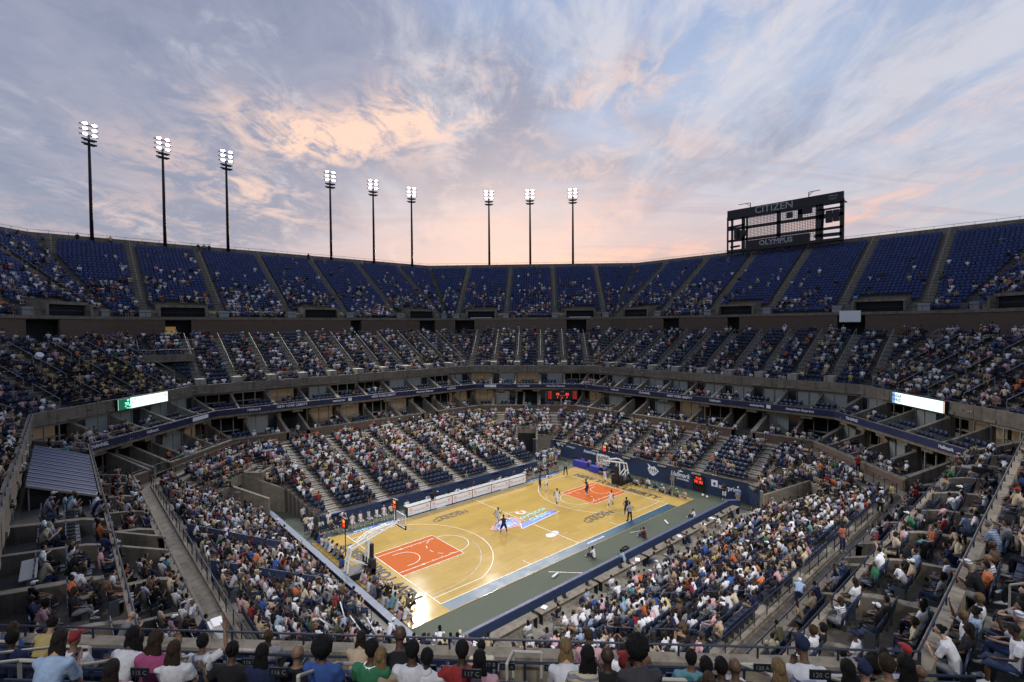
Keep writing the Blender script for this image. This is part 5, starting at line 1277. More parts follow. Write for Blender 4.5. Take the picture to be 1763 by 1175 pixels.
def bench(n, p0, p1, ang, where, cols, kinds=TK, jersey=0.0, seat=True, z=0):
    for k in range(n):
        t = k/(n-1) if n > 1 else 0; x = p0[0]+(p1[0]-p0[0])*t+random.uniform(-.05, .05); y = p0[1]+(p1[1]-p0[1])*t+random.uniform(-.06, .06)
        c = cols[k % len(cols)]; jz = random.random() < jersey; hs = random.choice(['short', 'short', 'bun', 'long', 'cap', 'bald'])
        if seat: chair((x, y, z), ang, 'grey folding chair, %s from left, %s' % (rowlabel(k, n), where), 'folding chairs by the court')
        place(random.choice(kinds), (x, y, z), ang+random.uniform(-.2, .2), '%s from left, %s, %s top, %s' % (rowlabel(k, n), where, c, HNAME[hs]), c, 'jersey' if jz else random.choice(['long', 'short']), COLS[c] if jz else random.choice([(.015, .015, .02), (.3, .25, .17), (.02, .03, .08)]), None, hs, None, 1.0, 'people seated around the court')
bench(8, (-14.6, 9.5), (-9.0, 9.2), -PI/2, 'on the left team bench', ['navy', 'white', 'white', 'white', 'white', 'white', 'white', 'cream'], jersey=.6)
bench(3, (-16.6, 10.3), (-15.0, 10.0), -PI/2, 'cluster beside the team bench', ['white', 'white', 'cream'], seat=False)
bench(10, (9.0, 9.1), (15.0, 9.4), -PI/2, 'on the far team bench', ['white', 'navy', 'black', 'white', 'brown', 'black', 'white', 'black', 'maroon', 'black'])
bench(13, (-7.2, 9.2), (7.6, 9.2), -PI/2, 'behind the scorers table', ['white', 'black', 'white', 'black', 'black', 'white', 'black', 'maroon', 'black', 'white', 'white', 'black', 'black'], ['sit', 'sit_lean'])
# baseline, near basket: two clusters sitting along the wood edge
bench(9, (-17.1, 8.7), (-17.2, 2.2), 0, 'on the near baseline beyond the basket', ['black', 'black', 'blue', 'white', 'light blue', 'white', 'grey', 'grey', 'blue'], ['sit_lean', 'sit', 'floor'], seat=False)
bench(12, (-17.25, -1.6), (-17.4, -8.1), 0, 'near baseline this side of the basket', ['white', 'pink', 'white', 'grey', 'purple', 'black', 'white', 'light blue', 'teal', 'white', 'pink', 'white'], ['sit_lean', 'floor', 'sit'], seat=False)
bench(4, (-16.6, -2.2), (-16.5, -5.0), 0, 'kneeling in front of the near baseline row', ['blue', 'white', 'black', 'white'], ['floor'], seat=False)
place('floor', (-16.3, -6.6, .045), .3, 'cameraman in olive crouching by the bright glare at the near corner', 'olive', 'long', (.01, .01, .01), SKINS[1], 'short')
bench(13, (17.5, 3.6), (17.2, -7.0), PI, 'along the far baseline', ['black', 'white', 'black', 'white', 'grey', 'black', 'white', 'brown', 'white', 'teal', 'white', 'black', 'lime'], ['floor', 'sit_lean', 'floor'], seat=False)
bench(5, (18.9, 9.2), (18.9, 4.2), PI, 'behind the blue cloth tables', ['black', 'magenta', 'pink', 'white', 'teal'], ['sit'])
place('floor', (17.2, -8.0, .045), PI, 'last person on the far baseline, in cream shorts', 'cream', 'short', (.4, .3, .2), SKINS[4], 'short')
place('stand', (19.9, -4.9, 0), PI, 'person in grey standing at the navy wall under the white script lettering', 'grey', 'long', (.3, .27, .2), SKINS[3], 'short', scale=1.05)
place('cross', (19.9, -11.1, 0), PI, 'person in black shirt and white shorts by the navy wall', 'black', 'short', (.6, .6, .6), SKINS[2], 'short', scale=1.06)
place('stand', (19.9, -12.6, 0), PI, 'person in light blue shirt and tan shorts at the end of the navy wall', 'light blue', 'short', (.4, .33, .22), SKINS[4], 'cap', scale=1.05)
for k in range(14):
    x = 15.4+(k % 7)*.62+random.uniform(-.1, .1); y = 11.6+(k//7)*1.5+random.uniform(-.3, .3)+(k % 7)*.12; c = ['white', 'blue', 'yellow', 'white', 'blue', 'white', 'tan'][k % 7]; hs = random.choice(['short', 'bun', 'long'])
    place(random.choice(['stand', 'hips', 'cross']), (x, y, 0), -2.2+random.uniform(-.6, .6), '%s from left, %s row of far corner group, %s top' % (rowlabel(k % 7, 7), 'front' if k < 7 else 'back', c), c, random.choice(['short', 'long']), COLS[random.choice(['white', 'navy', 'tan'])], None, hs, None, 1.0, 'group waiting at the far corner')
for k, (x, y, kind, c, lb) in enumerate([(-16.2, 13.4, 'stand', 'white', 'person in white at the left tunnel mouth'), (-15.6, 14.6, 'cross', 'navy', 'person in navy at the left tunnel mouth'), (-14.9, 15.2, 'stand', 'yellow', 'person in yellow at the left tunnel mouth'), (-15.0, 13.0, 'hips', 'pink', 'person in pink beside the left tunnel'),
        (-16.8, 10.9, 'stand', 'cream', 'person in cream beside the round drum by the low wall'), (-13.6, 10.6, 'bend', 'white', 'person in white bending over the team bench'), (-14.9, 10.3, 'stand', 'white', 'tall person in white dress behind the bench cluster'),
        (-1.2, -10.3, 'floor', 'white', 'photographer in white sitting on the green floor by the near sideline'), (12.6, -11.6, 'floor', 'white', 'person in white sitting low on the green floor at the near right'), (5.2, -10.9, 'floor', 'maroon', 'camera operator sitting on the green floor opposite the centre line'),
        (-.6, -12.9, 'sit_lean', 'light blue', 'press worker in light blue at the near wall')]):
    place(kind, (x, y, 0), {0: -1.2}.get(k, 1.8 if y < 0 else -1.3), lb, c, random.choice(['short', 'long']), None, None, random.choice(['short', 'cap', 'short']))
bench(12, (-15.5, -14.6), (14.5, -14.6), PI/2, 'behind the press tables', ['grey', 'white', 'black', 'light blue', 'white', 'white', 'grey', 'black', 'navy', 'tan', 'white', 'black'], ['sit_lean', 'sit'], z=.0)
# drum, monitors, bottles on the floor
q = MB(); q.loft([(-16.3, 11.7, .55), (-15.9, 11.5, .55)], .5, 18); tag(q.build('round_drum', M['metal_grey'], smooth=False), 'grey round drum lying on its side by the low wall near the left bench', 'drum')
for k, (x, y) in enumerate(((1.5, -11.5), (1.9, -11.2))):
    q = MB(); q.box((x, y, .16), (.5, .4, .32)); q.box((x, y+.02, .36), (.3, .2, .1)); tag(q.build('floor_monitor', M['black'], bevel=.03), '%s black equipment box on the green floor near midcourt' % ('left', 'right')[k], 'monitor')
for k, (x, y, a) in enumerate(((-5.7, -10.2, .2), (9.7, -10.3, .9), (-18.0, -4.2, -.6))):
    q = MB(); q.loft([(x-.4*math.cos(a), y-.4*math.sin(a), .08), (x+.4*math.cos(a), y+.4*math.sin(a), .08)], .08, 8); tag(q.build('thunder_stick', M['white'], smooth=True), 'white inflated stick lying %s' % ('on the green floor left of midcourt', 'on the green floor right of midcourt', 'behind the near baseline row')[k], 'inflatable stick')
for k, (x, y) in enumerate(((19.4, -8.9), (19.2, -9.5))): q = MB(); ellip(q, Vector((x, y, .13)), (.13, .13, .13), 10, 8); tag(q.build('white_ball', M['white'], smooth=True), '%s white ball at the foot of the navy wall' % ('left', 'right')[k], 'ball')
rr_ = MB()
rr_.tube((-17.6, -12.9, .9), (-16.6, -13.4, .9), .03); 
for k in range(5): x = -18.0+.4*k; rr_.tube((x, -12.8-.05*k, .0), (x, -12.8-.05*k, 1.0), .035, 5)
rr_.beam((-18.1, -12.75, 1.0), (-16.3, -13.0, 1.0), .08, .08); rr_.beam((-18.1, -12.75, .5), (-16.3, -13.0, .5), .06, .06); tag(rr_.build('barrier', M['white']), 'white barrier rail at the near corner of the low walls', 'barrier')
# ------------------------------------------------------------------ spectators and seats
import itertools
S = SPOTS; NS = len(S)
POS = np.array([s[0][:] for s in S]); ANG = np.array([s[1] for s in S]); REG = np.array([s[2] for s in S]); FA = np.array([s[3] for s in S]); ROW = np.array([s[4] for s in S]); SS = np.array([s[5] for s in S])
cr, cu, cf, cp = (np.array(v[:]) for v in (CR, CU, CF, CP))
d = POS+np.array([0, 0, 1.0])-cp; zc = d@cf; PX = 881.5+FPX*(d@cr)/np.maximum(zc, .3); PY = 587.5-FPX*(d@cu)/np.maximum(zc, .3)
vis = (zc > 2.5) & (PX > -150) & (PX < 1763+150) & (PY < 1175+140) & (PY > 0)
infr = (zc > 2.5) & (PX > -25) & (PX < 1763+25) & (PY < 1175+35)
ok = np.ones(NS, bool)
for x, y, r in GAPP: ok &= ~((REG == 'low') & (np.hypot(POS[:, 0]-x, POS[:, 1]-y) < r))
# booth and the stepped rows right behind the camera are left clear
ok &= ~((FA == 4) & (REG == 'upper') & (POS[:, 1] > 1.5) & (POS[:, 1] < 15.5))
ok &= ~((REG == 'mid') & (FA == 5) & (zc < 3.2))
keep = vis & ok
idx = np.where(keep)[0]
def nz(x, y, k):   # cheap smooth noise
    return .5+.25*(np.sin(x*.55*k+1.3)*np.sin(y*.6*k+.7)+np.sin(x*.23*k+y*.31*k+2.1))
prob = np.zeros(NS)
up_ = REG == 'up'; cl = nz(SS+FA*13, ROW*1.2, 1.6)
prob[up_] = np.clip(.62-ROW[up_]*.033, .02, .6)*np.where(cl[up_] > .52, 1.35, .45)
prob[up_ & (FA == 3)] = np.clip(.62-ROW[up_ & (FA == 3)]*.022, .02, .6)
prob[up_ & (FA == 0) & (SS < 6)] *= .30
prob[up_ & (FA == 0) & (SS < 6) & (ROW < 4)] *= 2.0
mid_ = REG == 'mid'
prob[mid_] = .47+.5*(nz(SS+FA*7, ROW*1.0, 1.0)[mid_]-.45)
prob[mid_ & (FA == 5) & (ROW < 3)] *= .42; prob[mid_ & (FA == 0)] -= .10; prob[mid_ & (FA == 1)] -= .06; prob[mid_ & np.isin(FA, [3, 4, 6, 7])] += .12
low_ = REG == 'low'
prob[low_] = .92
prob[low_ & (FA == 2)] = .87; prob[low_ & (FA == 2) & (ROW < 3)] = .12; prob[low_ & (FA == 0)] = .60+.3*(nz(SS, ROW*2., 1.2)[low_ & (FA == 0)]-.5)
prob[low_ & (FA == 0) & (SS > -14) & (SS < -7.8)] = .30; prob[low_ & (FA == 6)] = np.where(ROW[low_ & (FA == 6)] % 4 == 3, .35, .93); prob[low_ & (FA == 4)] = .9
prob[low_ & (FA == 4) & (ROW < 3) & (SS > 8)] = .5
su = REG == 'upper'; bay = np.floor(SS/4.1)+FA*17
prob[su] = np.where((np.sin(bay[su]*7.7)*43.7) % 1 > .72, .7, .03)
sl_ = REG == 'lower'; prob[sl_] = np.where((np.sin(bay[sl_]*3.3)*91.7) % 1 > .35, .75, .06)
prob[sl_ & np.isin(FA, [3, 6, 4])] = .75; prob[su & np.isin(FA, [4, 6])] = .55
occ = keep & (RNG.random(NS) < prob)
PLAT = P(2, 6.0, 23.2, 0)
occ &= ~((REG == 'mid') & (np.hypot(POS[:, 0]-PLAT.x, POS[:, 1]-PLAT.y) < 3.2))
# big marching band in black and gold in the left middle stand
dist = np.linalg.norm(POS-cp, axis=1)
cand = np.where(occ & infr)[0]; cand = cand[np.argsort(dist[cand])]
NIND = 128
ind = set(cand[:NIND].tolist())
SW = list(COLS.keys()); palarr = np.array([SW.index(c) for c in PAL])
shirt = palarr[RNG.integers(0, len(palarr), NS)]
bandm = mid_ & (((FA == 3) & (SS > -7) & (SS < 5.5) & (ROW < 8)))
shirt[bandm & (RNG.random(NS) < .8)] = SW.index('yellow'); k_ = bandm & (RNG.random(NS) < .55); shirt[k_] = SW.index('black')
upd = up_; 
REGN = {'up': 'upper stand', 'mid': 'middle stand', 'low': 'lower stand', 'upper': 'upper suites', 'lower': 'lower suites'}
FN = {0: 'right hand side', 1: 'far corner', 2: 'far left side', 3: 'left corner', 4: 'near left end', 5: 'camera corner', 6: 'near right side', 7: 'right corner'}
RN = ['front', 'second', 'third', 'fourth', 'fifth', 'sixth', 'seventh', 'eighth', 'ninth', 'tenth', 'eleventh', 'twelfth', 'thirteenth', 'fourteenth']
used = {}
hero_clear = []    # filled by the foreground figures
def hero(px, row, kind, shirt_, hs, label, legs='long', skin=0, hcol=None, scale=1.0, turn=0.0, shirtc=None, legc=None):
    if row >= 5: row -= 1; scale = 1.1
    o_ = MID0+MIDD*row+.32; z = MIDZ+MIDR*row; r = ray(px, 1140); n = NF[5]; a = Vector((0, 0, 0))
    # the column of the picture meets the vertical plane of that row
    nn = n; t = ((DF[5]+o_)-CP.dot(nn))/r.dot(nn); p = CP+r*t; s = TF[5].dot(p)
    q = P(5, o_, s, z); hero_clear.append((q.x, q.y))
    ob = place(kind, q, 5*PI/4+PI+turn, label, shirt_, legs, legc, SKINS[skin], hs, None, scale, 'front rows of spectators seen from behind', hcol=hcol, shirtc=shirtc)
    return ob
BK = (.006, .005, .005); BR = (.05, .028, .014)
HERO = [(22, 3, 'sit', 'navy', 'short', 'dark haired person at the left edge of the front rows', 6), (62, 2, 'sit_lean', 'yellow', 'short', 'person in yellow low at the far left of the front rows', 4), (128, 3, 'sit', 'white', 'cap', 'person in white with a cap behind the left tan handrail', 3),
 (196, 4, 'sit_lean', 'white', 'long', 'woman with long black hair leaning forward in a white top at the left', 1), (236, 3, 'sit_turn', 'black', 'long', 'person with long dark hair in black right of the leaning woman', 1), (262, 5, 'sit_phone', 'magenta', 'long', 'woman with brown hair and magenta top at the bottom left', 3),
 (300, 4, 'sit', 'white', 'long', 'person in white with brown hair behind the magenta top', 4), (346, 3, 'sit_arm', 'white', 'short', 'person in a white tee with short dark hair left of the woman with the bun', 3), (398, 4, 'sit_turn', 'black', 'bun', 'woman in a black tank top with her hair in a bun', 1), (452, 4, 'sit', 'navy', 'long', 'person with long dark hair in profile left of the bald man', 2),
 (512, 4, 'sit', 'black', 'bald', 'bald man left of the big afro', 3), (556, 5, 'sit', 'blue', 'afro', 'man with a big round afro and blue tee', 1), (640, 5, 'sit', 'green', 'short', 'man in a green basketball jersey over white', 1), (680, 5, 'sit_lean', 'black', 'bald', 'bald man just right of the green jersey', 1),
 (655, 4, 'sit', 'tan', 'long', 'blond person ahead of the green jersey', 4), (710, 5, 'sit', 'white', 'short', 'person in a white tee right of the bald man in black', 1), (735, 4, 'sit', 'white', 'short', 'person in a sleeveless white top left of the red tee', 0), (795, 5, 'sit_turn', 'red', 'short', 'man in a red tee with a yellow neck band', 0),
 (826, 4, 'sit', 'pink', 'long', 'woman in pink with long dark hair right of the red tee', 1), (978, 4, 'sit_lean', 'white', 'long', 'blond woman in white near the bottom centre', 5), (1012, 5, 'sit', 'cream', 'long', 'person with long black hair in a cream top', 2), (1046, 5, 'sit', 'black', 'bald', 'shaved headed man in black at the bottom centre', 0),
 (1076, 4, 'sit', 'white', 'cap', 'person with a red and white cap in white', 1), (1112, 6, 'sit_lean', 'grey', 'afro', 'person with curly black hair and a charcoal tee, nearest of all', 1), (1190, 3, 'sit', 'teal', 'short', 'person with a teal scarf behind the blue rail', 2), (1216, 4, 'sit', 'black', 'short', 'dark haired person in black right of the teal scarf', 1),
 (1242, 4, 'sit', 'navy', 'short', 'dark haired person in navy two along from the teal scarf', 1), (1266, 4, 'sit', 'brown', 'bald', 'bald man in brown left of the striped shirt', 2), (1400, 5, 'sit_lean', 'white', 'cap', 'man in a white tee with thin grey stripes and a dark cap', 2), (1340, 4, 'sit', 'blue', 'long', 'blond person in blue at the tan handrail', 5),
 (1462, 4, 'sit_turn', 'pink', 'long', 'person with dark hair in a pink top', 2), (1490, 4, 'sit', 'pink', 'cap', 'person in pink with a navy cap', 4), (1506, 3, 'sit', 'black', 'afro', 'person with a round black afro right of the navy cap', 1), (1528, 5, 'sit', 'olive', 'short', 'person with brown hair in olive at the bottom right', 3),
 (1560, 5, 'sit', 'black', 'long', 'long haired person in black near the striped red top', 1)]
for px, row, kind, c, hs, lb, sk in HERO:
    hc = BK if 'blond' not in lb else (.30, .20, .09); hc = BR if 'brown' in lb and 'hair' in lb else hc
    if hs == 'cap': hc = COLS['navy'] if 'navy' in lb or 'dark' in lb else COLS['red']
    if hs == 'bald': hc = SKINS[sk]
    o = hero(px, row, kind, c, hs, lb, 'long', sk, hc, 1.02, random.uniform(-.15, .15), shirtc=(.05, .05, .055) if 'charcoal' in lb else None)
    o.color = tuple(x*.8 for x in o.color[:3])+(1,)  # skin and clothing colours darkened to imitate the dimmer light on the foreground
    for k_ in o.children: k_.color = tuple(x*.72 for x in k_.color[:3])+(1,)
    if 'green' in c:
        q = MB(); q.loft([(0, -.03, 1.035), (0, -.03, 1.06)], [(.105, .09), (.085, .075)], 14, ref=(1, 0, 0)); w_ = q.build('collar', M['white'], o)
    if 'striped' in lb or 'stripes' in lb:
        q = MB()
        for k in range(7): q.loft([(0, .09-.01*k, .97-k*.06), (0, .09-.01*k, .978-k*.06)], [(.182, .128), (.182, .128)], 16, ref=(1, 0, 0))
        q.build('shirt_stripe', M['logo_grey'], o)
hc = np.array(hero_clear)
def near_hero(p): return len(hc) and np.min(np.hypot(hc[:, 0]-p[0], hc[:, 1]-p[1])) < .50
tier5 = 0
for i in list(np.where(occ & (REG == 'mid') & (FA == 5))[0]):
    if near_hero(POS[i]) or (ROW[i] > 2 and RNG.random() < .45): occ[i] = False; ind.discard(int(i))
KS = ['sit']*9+['sit_lean']*6+['sit_back']*3+['sit_arm', 'sit_turn', 'sit_turn', 'sit_phone', 'sit_up']
KW = {'sit': 'sitting', 'sit_lean': 'leaning forward', 'sit_back': 'leaning back', 'sit_arm': 'arm raised', 'sit_turn': 'legs crossed', 'sit_phone': 'hand up', 'sit_up': 'clapping'}
for i in sorted(ind):
    if not occ[i]: continue
    c = SW[shirt[i]]; hs = random.choice(['short', 'short', 'long', 'bun', 'cap', 'afro', 'bald', 'long', 'hat'] if REG[i] != 'mid' else ['short', 'short', 'long', 'bun', 'cap', 'long', 'bald']); kd = random.choice(KS)
    base = 'person in %s, %s, %s, %s row of %s, %s' % (c, HNAME[hs], KW[kd], RN[min(13, ROW[i])], REGN[REG[i]], FN[FA[i]])
    if base in used:
        nb = [j for j in (i-1, i+1) if 0 <= j < NS and occ[j]]
        base = 'person in %s, %s, %s row, %s, %s, %s' % (c, HNAME[hs], RN[min(13, ROW[i])], REGN[REG[i]], FN[FA[i]], ('by a '+SW[shirt[nb[0]]]+' shirt') if nb else 'empty seats around')
    base = base.replace(', upper suites', ', upper suite').replace('towards ', ''); base = ' '.join(base.split()[:16]) if len(base.split()) > 16 and not base.split()[15] in ('by', 'a') else base
    used[base] = 1
    sk = SKINS[RNG.integers(0, 7)]
    place(kd, tuple(POS[i]), ANG[i]+random.uniform(-.25, .25), base, c, random.choice(['long', 'long', 'short']), random.choice([(.015, .018, .03), (.03, .05, .11), (.30, .25, .17), (.015, .015, .015), (.2, .2, .2)]), sk, hs, None, random.uniform(.92, 1.04), 'spectators seated in the stands', hcol=sk if hs == 'bald' else None)

# low polygon figures for the mass of the crowd
def lowfig(kind, hs):
    J = pose(kind); P_ = []
    q = MB(); up_v = (J['nk']-J['pel']).normalized()
    q.loft([J['pel']-up_v*.05, J['sp'], J['ch'], J['nk']], [(.17, .13), (.155, .115), (.185, .125), (.08, .07)], 6, 1)
    for k in 'LR':
        q.loft([J['sh'+k]+Vector((0, 0, .02)), J['sh'+k].lerp(J['el'+k], .65)], [.068, .062], 5, 1)
        q.loft([J['sh'+k].lerp(J['el'+k], .6), J['el'+k], J['ha'+k]], [.045, .045, .034], 5, 0)
        q.loft([J['hip'+k], J['kn'+k]], [.10, .078], 5, 3); q.loft([J['kn'+k]+Vector((0, 0, .04)), J['an'+k]-Vector((0, 0, .04))], [.072, .05], 5, 3 if kind != 'sit_back' else 0)
        q.box((J['an'+k]+J['to'+k])/2, (.09, .24, .09), 0, 4)
    ellip(q, J['hd'], (.078, .09, .115), 7, 5, 0)
    hd = J['hd']
    if hs == 'short': ellip(q, hd+Vector((0, -.022, .028)), (.088, .088, .105), 7, 4, 2)
    elif hs == 'long': ellip(q, hd+Vector((0, -.025, .02)), (.095, .09, .115), 7, 4, 2); q.loft([hd+Vector((0, -.06, .0)), hd+Vector((0, -.09, -.3))], [(.09, .05), (.07, .03)], 5, 2)
    elif hs == 'cap': ellip(q, hd+Vector((0, 0, .04)), (.09, .1, .09), 7, 4, 2); q.box(hd+Vector((0, .12, .055)), (.13, .09, .02), 0, 2)
    V = np.array([tuple(v) for v in q.v], float); F4 = []; part = np.zeros(len(V), int)
    for f, m_ in zip(q.f, q.mi):
        for v in f: part[v] = m_
        if len(f) == 4: F4.append(f)
        elif len(f) == 3: F4.append((f[0], f[1], f[2], f[2]))
        else:
            for k in range(1, len(f)-1, 2):
                if k+2 < len(f): F4.append((f[0], f[k], f[k+1], f[k+2]))
                else: F4.append((f[0], f[k], f[k+1]))
    tri = [f for f in F4 if len(set(f)) < 4 or len(f) == 3]; F4 = [f for f in F4 if len(f) == 4 and len(set(f)) == 4]
    T = np.array([(a[0], a[1], a[2]) for a in F4]+[(a[0], a[2], a[3]) for a in F4]+[tuple(dict.fromkeys(f))[:3] for f in tri])
    return V, T, part
VAR = [lowfig(k, h) for k in ('sit', 'sit_lean', 'sit_back', 'sit_arm', 'sit_turn', 'sit_up') for h in ('short', 'long', 'cap')]
VW = np.array([1.0, .7, .3]*1+[.9, .6, .3]+[.5, .3, .2]+[.12, .1, .05]+[.3, .2, .1]+[.15, .1, .05]); VW /= VW.sum()
rest = np.array([i for i in np.where(occ)[0] if i not in ind])
extra = []   # standing or walking people in the aisles are added as individuals below
colarr = np.array([COLS[c] for c in SW]); skarr = np.array(SKINS); hrarr = np.array(HAIRC)
def crowd_mesh(name, ids, label):
    vs, fs, cs = [], [], []; base = 0; var = RNG.choice(len(VAR), len(ids), p=VW)
    for v in range(len(VAR)):
        g = ids[var == v]; n = len(g)
        if not n: continue
        V, T, part = VAR[v]; a = ANG[g]-PI/2+RNG.normal(0, .32, n); sc_ = RNG.uniform(.90, 1.08, n); c, s = np.cos(a), np.sin(a)
        X = (V[None, :, 0]*c[:, None]-V[None, :, 1]*s[:, None])*sc_[:, None]+POS[g, 0][:, None]+RNG.normal(0, .08, n)[:, None]
        Y = (V[None, :, 0]*s[:, None]+V[None, :, 1]*c[:, None])*sc_[:, None]+POS[g, 1][:, None]
        Z = V[None, :, 2]*sc_[:, None]+POS[g, 2][:, None]
        W = np.stack([X, Y, Z], -1).reshape(-1, 3)
        sk = skarr[RNG.integers(0, len(skarr), n)]; sh = colarr[shirt[g]]*RNG.uniform(.6, 1.1, (n, 1)); hr = hrarr[RNG.integers(0, len(hrarr), n)]
        if v % 3 == 2: hr = colarr[palarr[RNG.integers(0, len(palarr), n)]]
        pt = np.array([(.02, .03, .07), (.015, .015, .018), (.28, .24, .17), (.12, .14, .2), (.36, .22, .15)])[RNG.integers(0, 5, n)]; so_ = np.array([(.5, .5, .5), (.02, .02, .02)])[RNG.integers(0, 2, n)]
        tb = np.stack([sk, sh, hr, pt, so_], 1)      # n,5,3
        C = tb[:, part, :].reshape(-1, 3)
        F = (T[None]+(np.arange(n)*len(V))[:, None, None]).reshape(-1, 3)+base; base += n*len(V)
        vs.append(W); fs.append(F); cs.append(C)
    o = np_mesh(name, np.concatenate(vs), np.concatenate(fs), np.concatenate(cs), M['crowd']); tag(o, label, 'crowd', kind='stuff'); return o
for rg, nm in (('up', 'upper stand'), ('mid', 'middle stand'), ('low', 'lower stand'), ('upper', 'upper balcony suites'), ('lower', 'lower balcony suites')):
    g = rest[REG[rest] == rg]
    if len(g): crowd_mesh('crowd', g, 'mass of seated spectators in mixed summer clothes filling the '+nm)
print('spots', NS, 'kept', keep.sum(), 'occupied', occ.sum(), 'individual', len(ind))

# people standing on walkways, at the gates and on the rim
STAND = []
def st_at(px, py, z, c, kind, lb, legs='long', sc_=1.0, ang=None):
    p = at_z(px, py, z); STAND.append(p); place(kind, p, ang if ang is not None else random.uniform(0, 6.3), lb, c, legs, random.choice([(.3, .25, .17), (.02, .02, .03), (.02, .03, .08)]), None, random.choice(['short', 'cap', 'short']), None, sc_)
for a in [(322, 800, 5.0, 'white', 'stand', 'left of two people in white standing on the left walkway'), (330, 800, 5.0, 'white', 'cross', 'right of two people in white standing on the left walkway'), (323, 1086, 5.0, 'white', 'stand', 'upper of two ushers in white shirts by the lower left walkway'), (333, 1098, 5.0, 'white', 'hips', 'lower of two ushers in white shirts by the lower left walkway'),
          (513, 752, 5.0, 'white', 'stand', 'person in white at the left brick gate'), (529, 748, 5.0, 'navy', 'hips', 'person in navy at the left brick gate'), (543, 750, 5.0, 'white', 'stand', 'person in white right of the left brick gate'), (906, 712, 5.0, 'light blue', 'stand', 'person in light blue in the far corner gateway'),
          (912, 709, 5.0, 'teal', 'stand', 'person in teal in the far corner gateway'), (1055, 723, 5.0, 'blue', 'stand', 'person in blue on the far right walkway'), (1071, 728, 5.0, 'white', 'hips', 'person in white on the far right walkway'), (1217, 747, 5.0, 'black', 'stand', 'person in black by the concrete camera pit'),
          (1267, 752, 5.0, 'white', 'stand', 'person in white below the right brick gate'), (1491, 812, 5.0, 'white', 'stand', 'person in white at the gate in the right corner'), (1477, 815, 5.0, 'red', 'stand', 'person in dark red at the gate in the right corner'), (1515, 885, 5.0, 'white', 'bend', 'person in white bending over the top of the right stand'), (1535, 870, 5.0, 'yellow', 'stand', 'person in pale yellow at the top of the right stand'),
          (1375, 1052, 5.0, 'light blue', 'bend', 'person in bright blue crouching at the rail of the right walkway'), (1450, 950, 5.0, 'orange', 'stand', 'person in orange standing by the right walkway rail')]: st_at(*a[:6])
for px, py, c, lb in [(133, 405, 'black', 'person in black standing on the rim left of the first mast'), (190, 407, 'yellow', 'person in yellow standing on the rim right of the first mast'), (341, 419, 'black', 'first of three people standing on the rim above the stair'), (351, 420, 'grey', 'second of three people standing on the rim above the stair'), (360, 421, 'black', 'third of three people standing on the rim above the stair'), (531, 440, 'black', 'person alone on the rim at the head of the sixth stair')]:
    r = ray(px, py); t = (DF[2]+UPE+1.0-CP.y)/r.y; p = CP+r*t; place('stand', (p.x, p.y, UPT), -PI/2, lb, c, 'long', (.02, .02, .02), SKINS[2], 'short', None, 1.0, 'people standing on the rim')
for k in range(8):
    px = random.uniform(60, 1700); p = at_z(px, 560, 0); f = random.choice([0, 0, 1, 2, 2, 2, 3, 7]); a0, a1 = srange(f, 13); s = random.uniform(a0+1, a1-1); c = random.choice(PAL)
    place(random.choice(['stand', 'hips', 'cross']), P(f, 13.1+random.uniform(0, 1), s, MIDT), f*PI/4+PI+random.uniform(-1, 1), 'person in %s standing at the brick wall, %s, %s' % (c, FN[f], ['near its left end', 'about halfway', 'towards its right end'][min(2, int((a1-s)/(a1-a0)*3))]), c, random.choice(['long', 'short']), None, None, 'short', None, 1.0, 'people standing along the brick concourse wall')

# camera platform let into the left middle stand
pl = empty('camera_platform', P(2, 6.0, 23.2, 14.9), PI/2, 'railed concrete platform let into the left middle stand', 'platform')
q = MB(); q.box((0, 0, .1), (2.4, 5.6, .5)); q.box((-1.15, 0, .55), (.14, 5.6, .5)); q.build('deck', M['concrete'], pl)
q = MB()
for y in (-2.8, -1.4, 0, 1.4, 2.8): q.tube((-1.15, y, .3), (-1.15, y, 1.4), .03, 5)
q.tube((-1.15, -2.8, 1.4), (-1.15, 2.8, 1.4), .03, 5)
for y in (-2.8, 2.8): q.tube((-1.15, y, 1.4), (1.2, y, 1.4), .03, 5); q.tube((1.2, y, 1.4), (3.6, y, 2.8), .03, 5)
q.build('rail', M['rail_far'], pl)
for c, lb in zip(CAMS, ('camera operator in grey at the right corner suite', 'camera operator in a grey tee and shorts in the near right suites', 'camera operator in black in the far left suites')):
    d_ = Vector((c.x, c.y, 0)).normalized(); place('phone' if False else 'stand', c+d_*.95, math.atan2(-d_.y, -d_.x), lb, 'black' if 'black' in lb else 'grey', 'short', (.3, .27, .2), SKINS[4], 'cap')
for k in range(8):
    i = int(RNG.choice(np.where(occ & (REG == 'low') & (FA == 4) & (dist < 34))[0])); p = Vector(POS[i])+Vector((.35, 0, 1.25)); a = RNG.uniform(0, 6.28); v = Vector((math.cos(a)*.3, math.sin(a)*.3, .35))
    q = MB(); q.loft([p-v, p+v], .034, 8); tag(q.build('thunder_stick', M['white'], smooth=True), 'white inflated stick held up in the %s row of the near left end' % RN[min(13, ROW[i])], 'inflatable stick', 'white sticks waved in the near left end')
q = MB(); c_ = at_z(290, 1092, 6.0); q.box((0, 0, .3), (.5, .75, .6)); q.box((.1, 0, .63), (.45, .8, .06)); tag(q.build('cooler_box', M['white'], bevel=.03, loc=(-28.6, -11.6, 5.6)), 'white and blue box standing on the wall at the lower left', 'box')
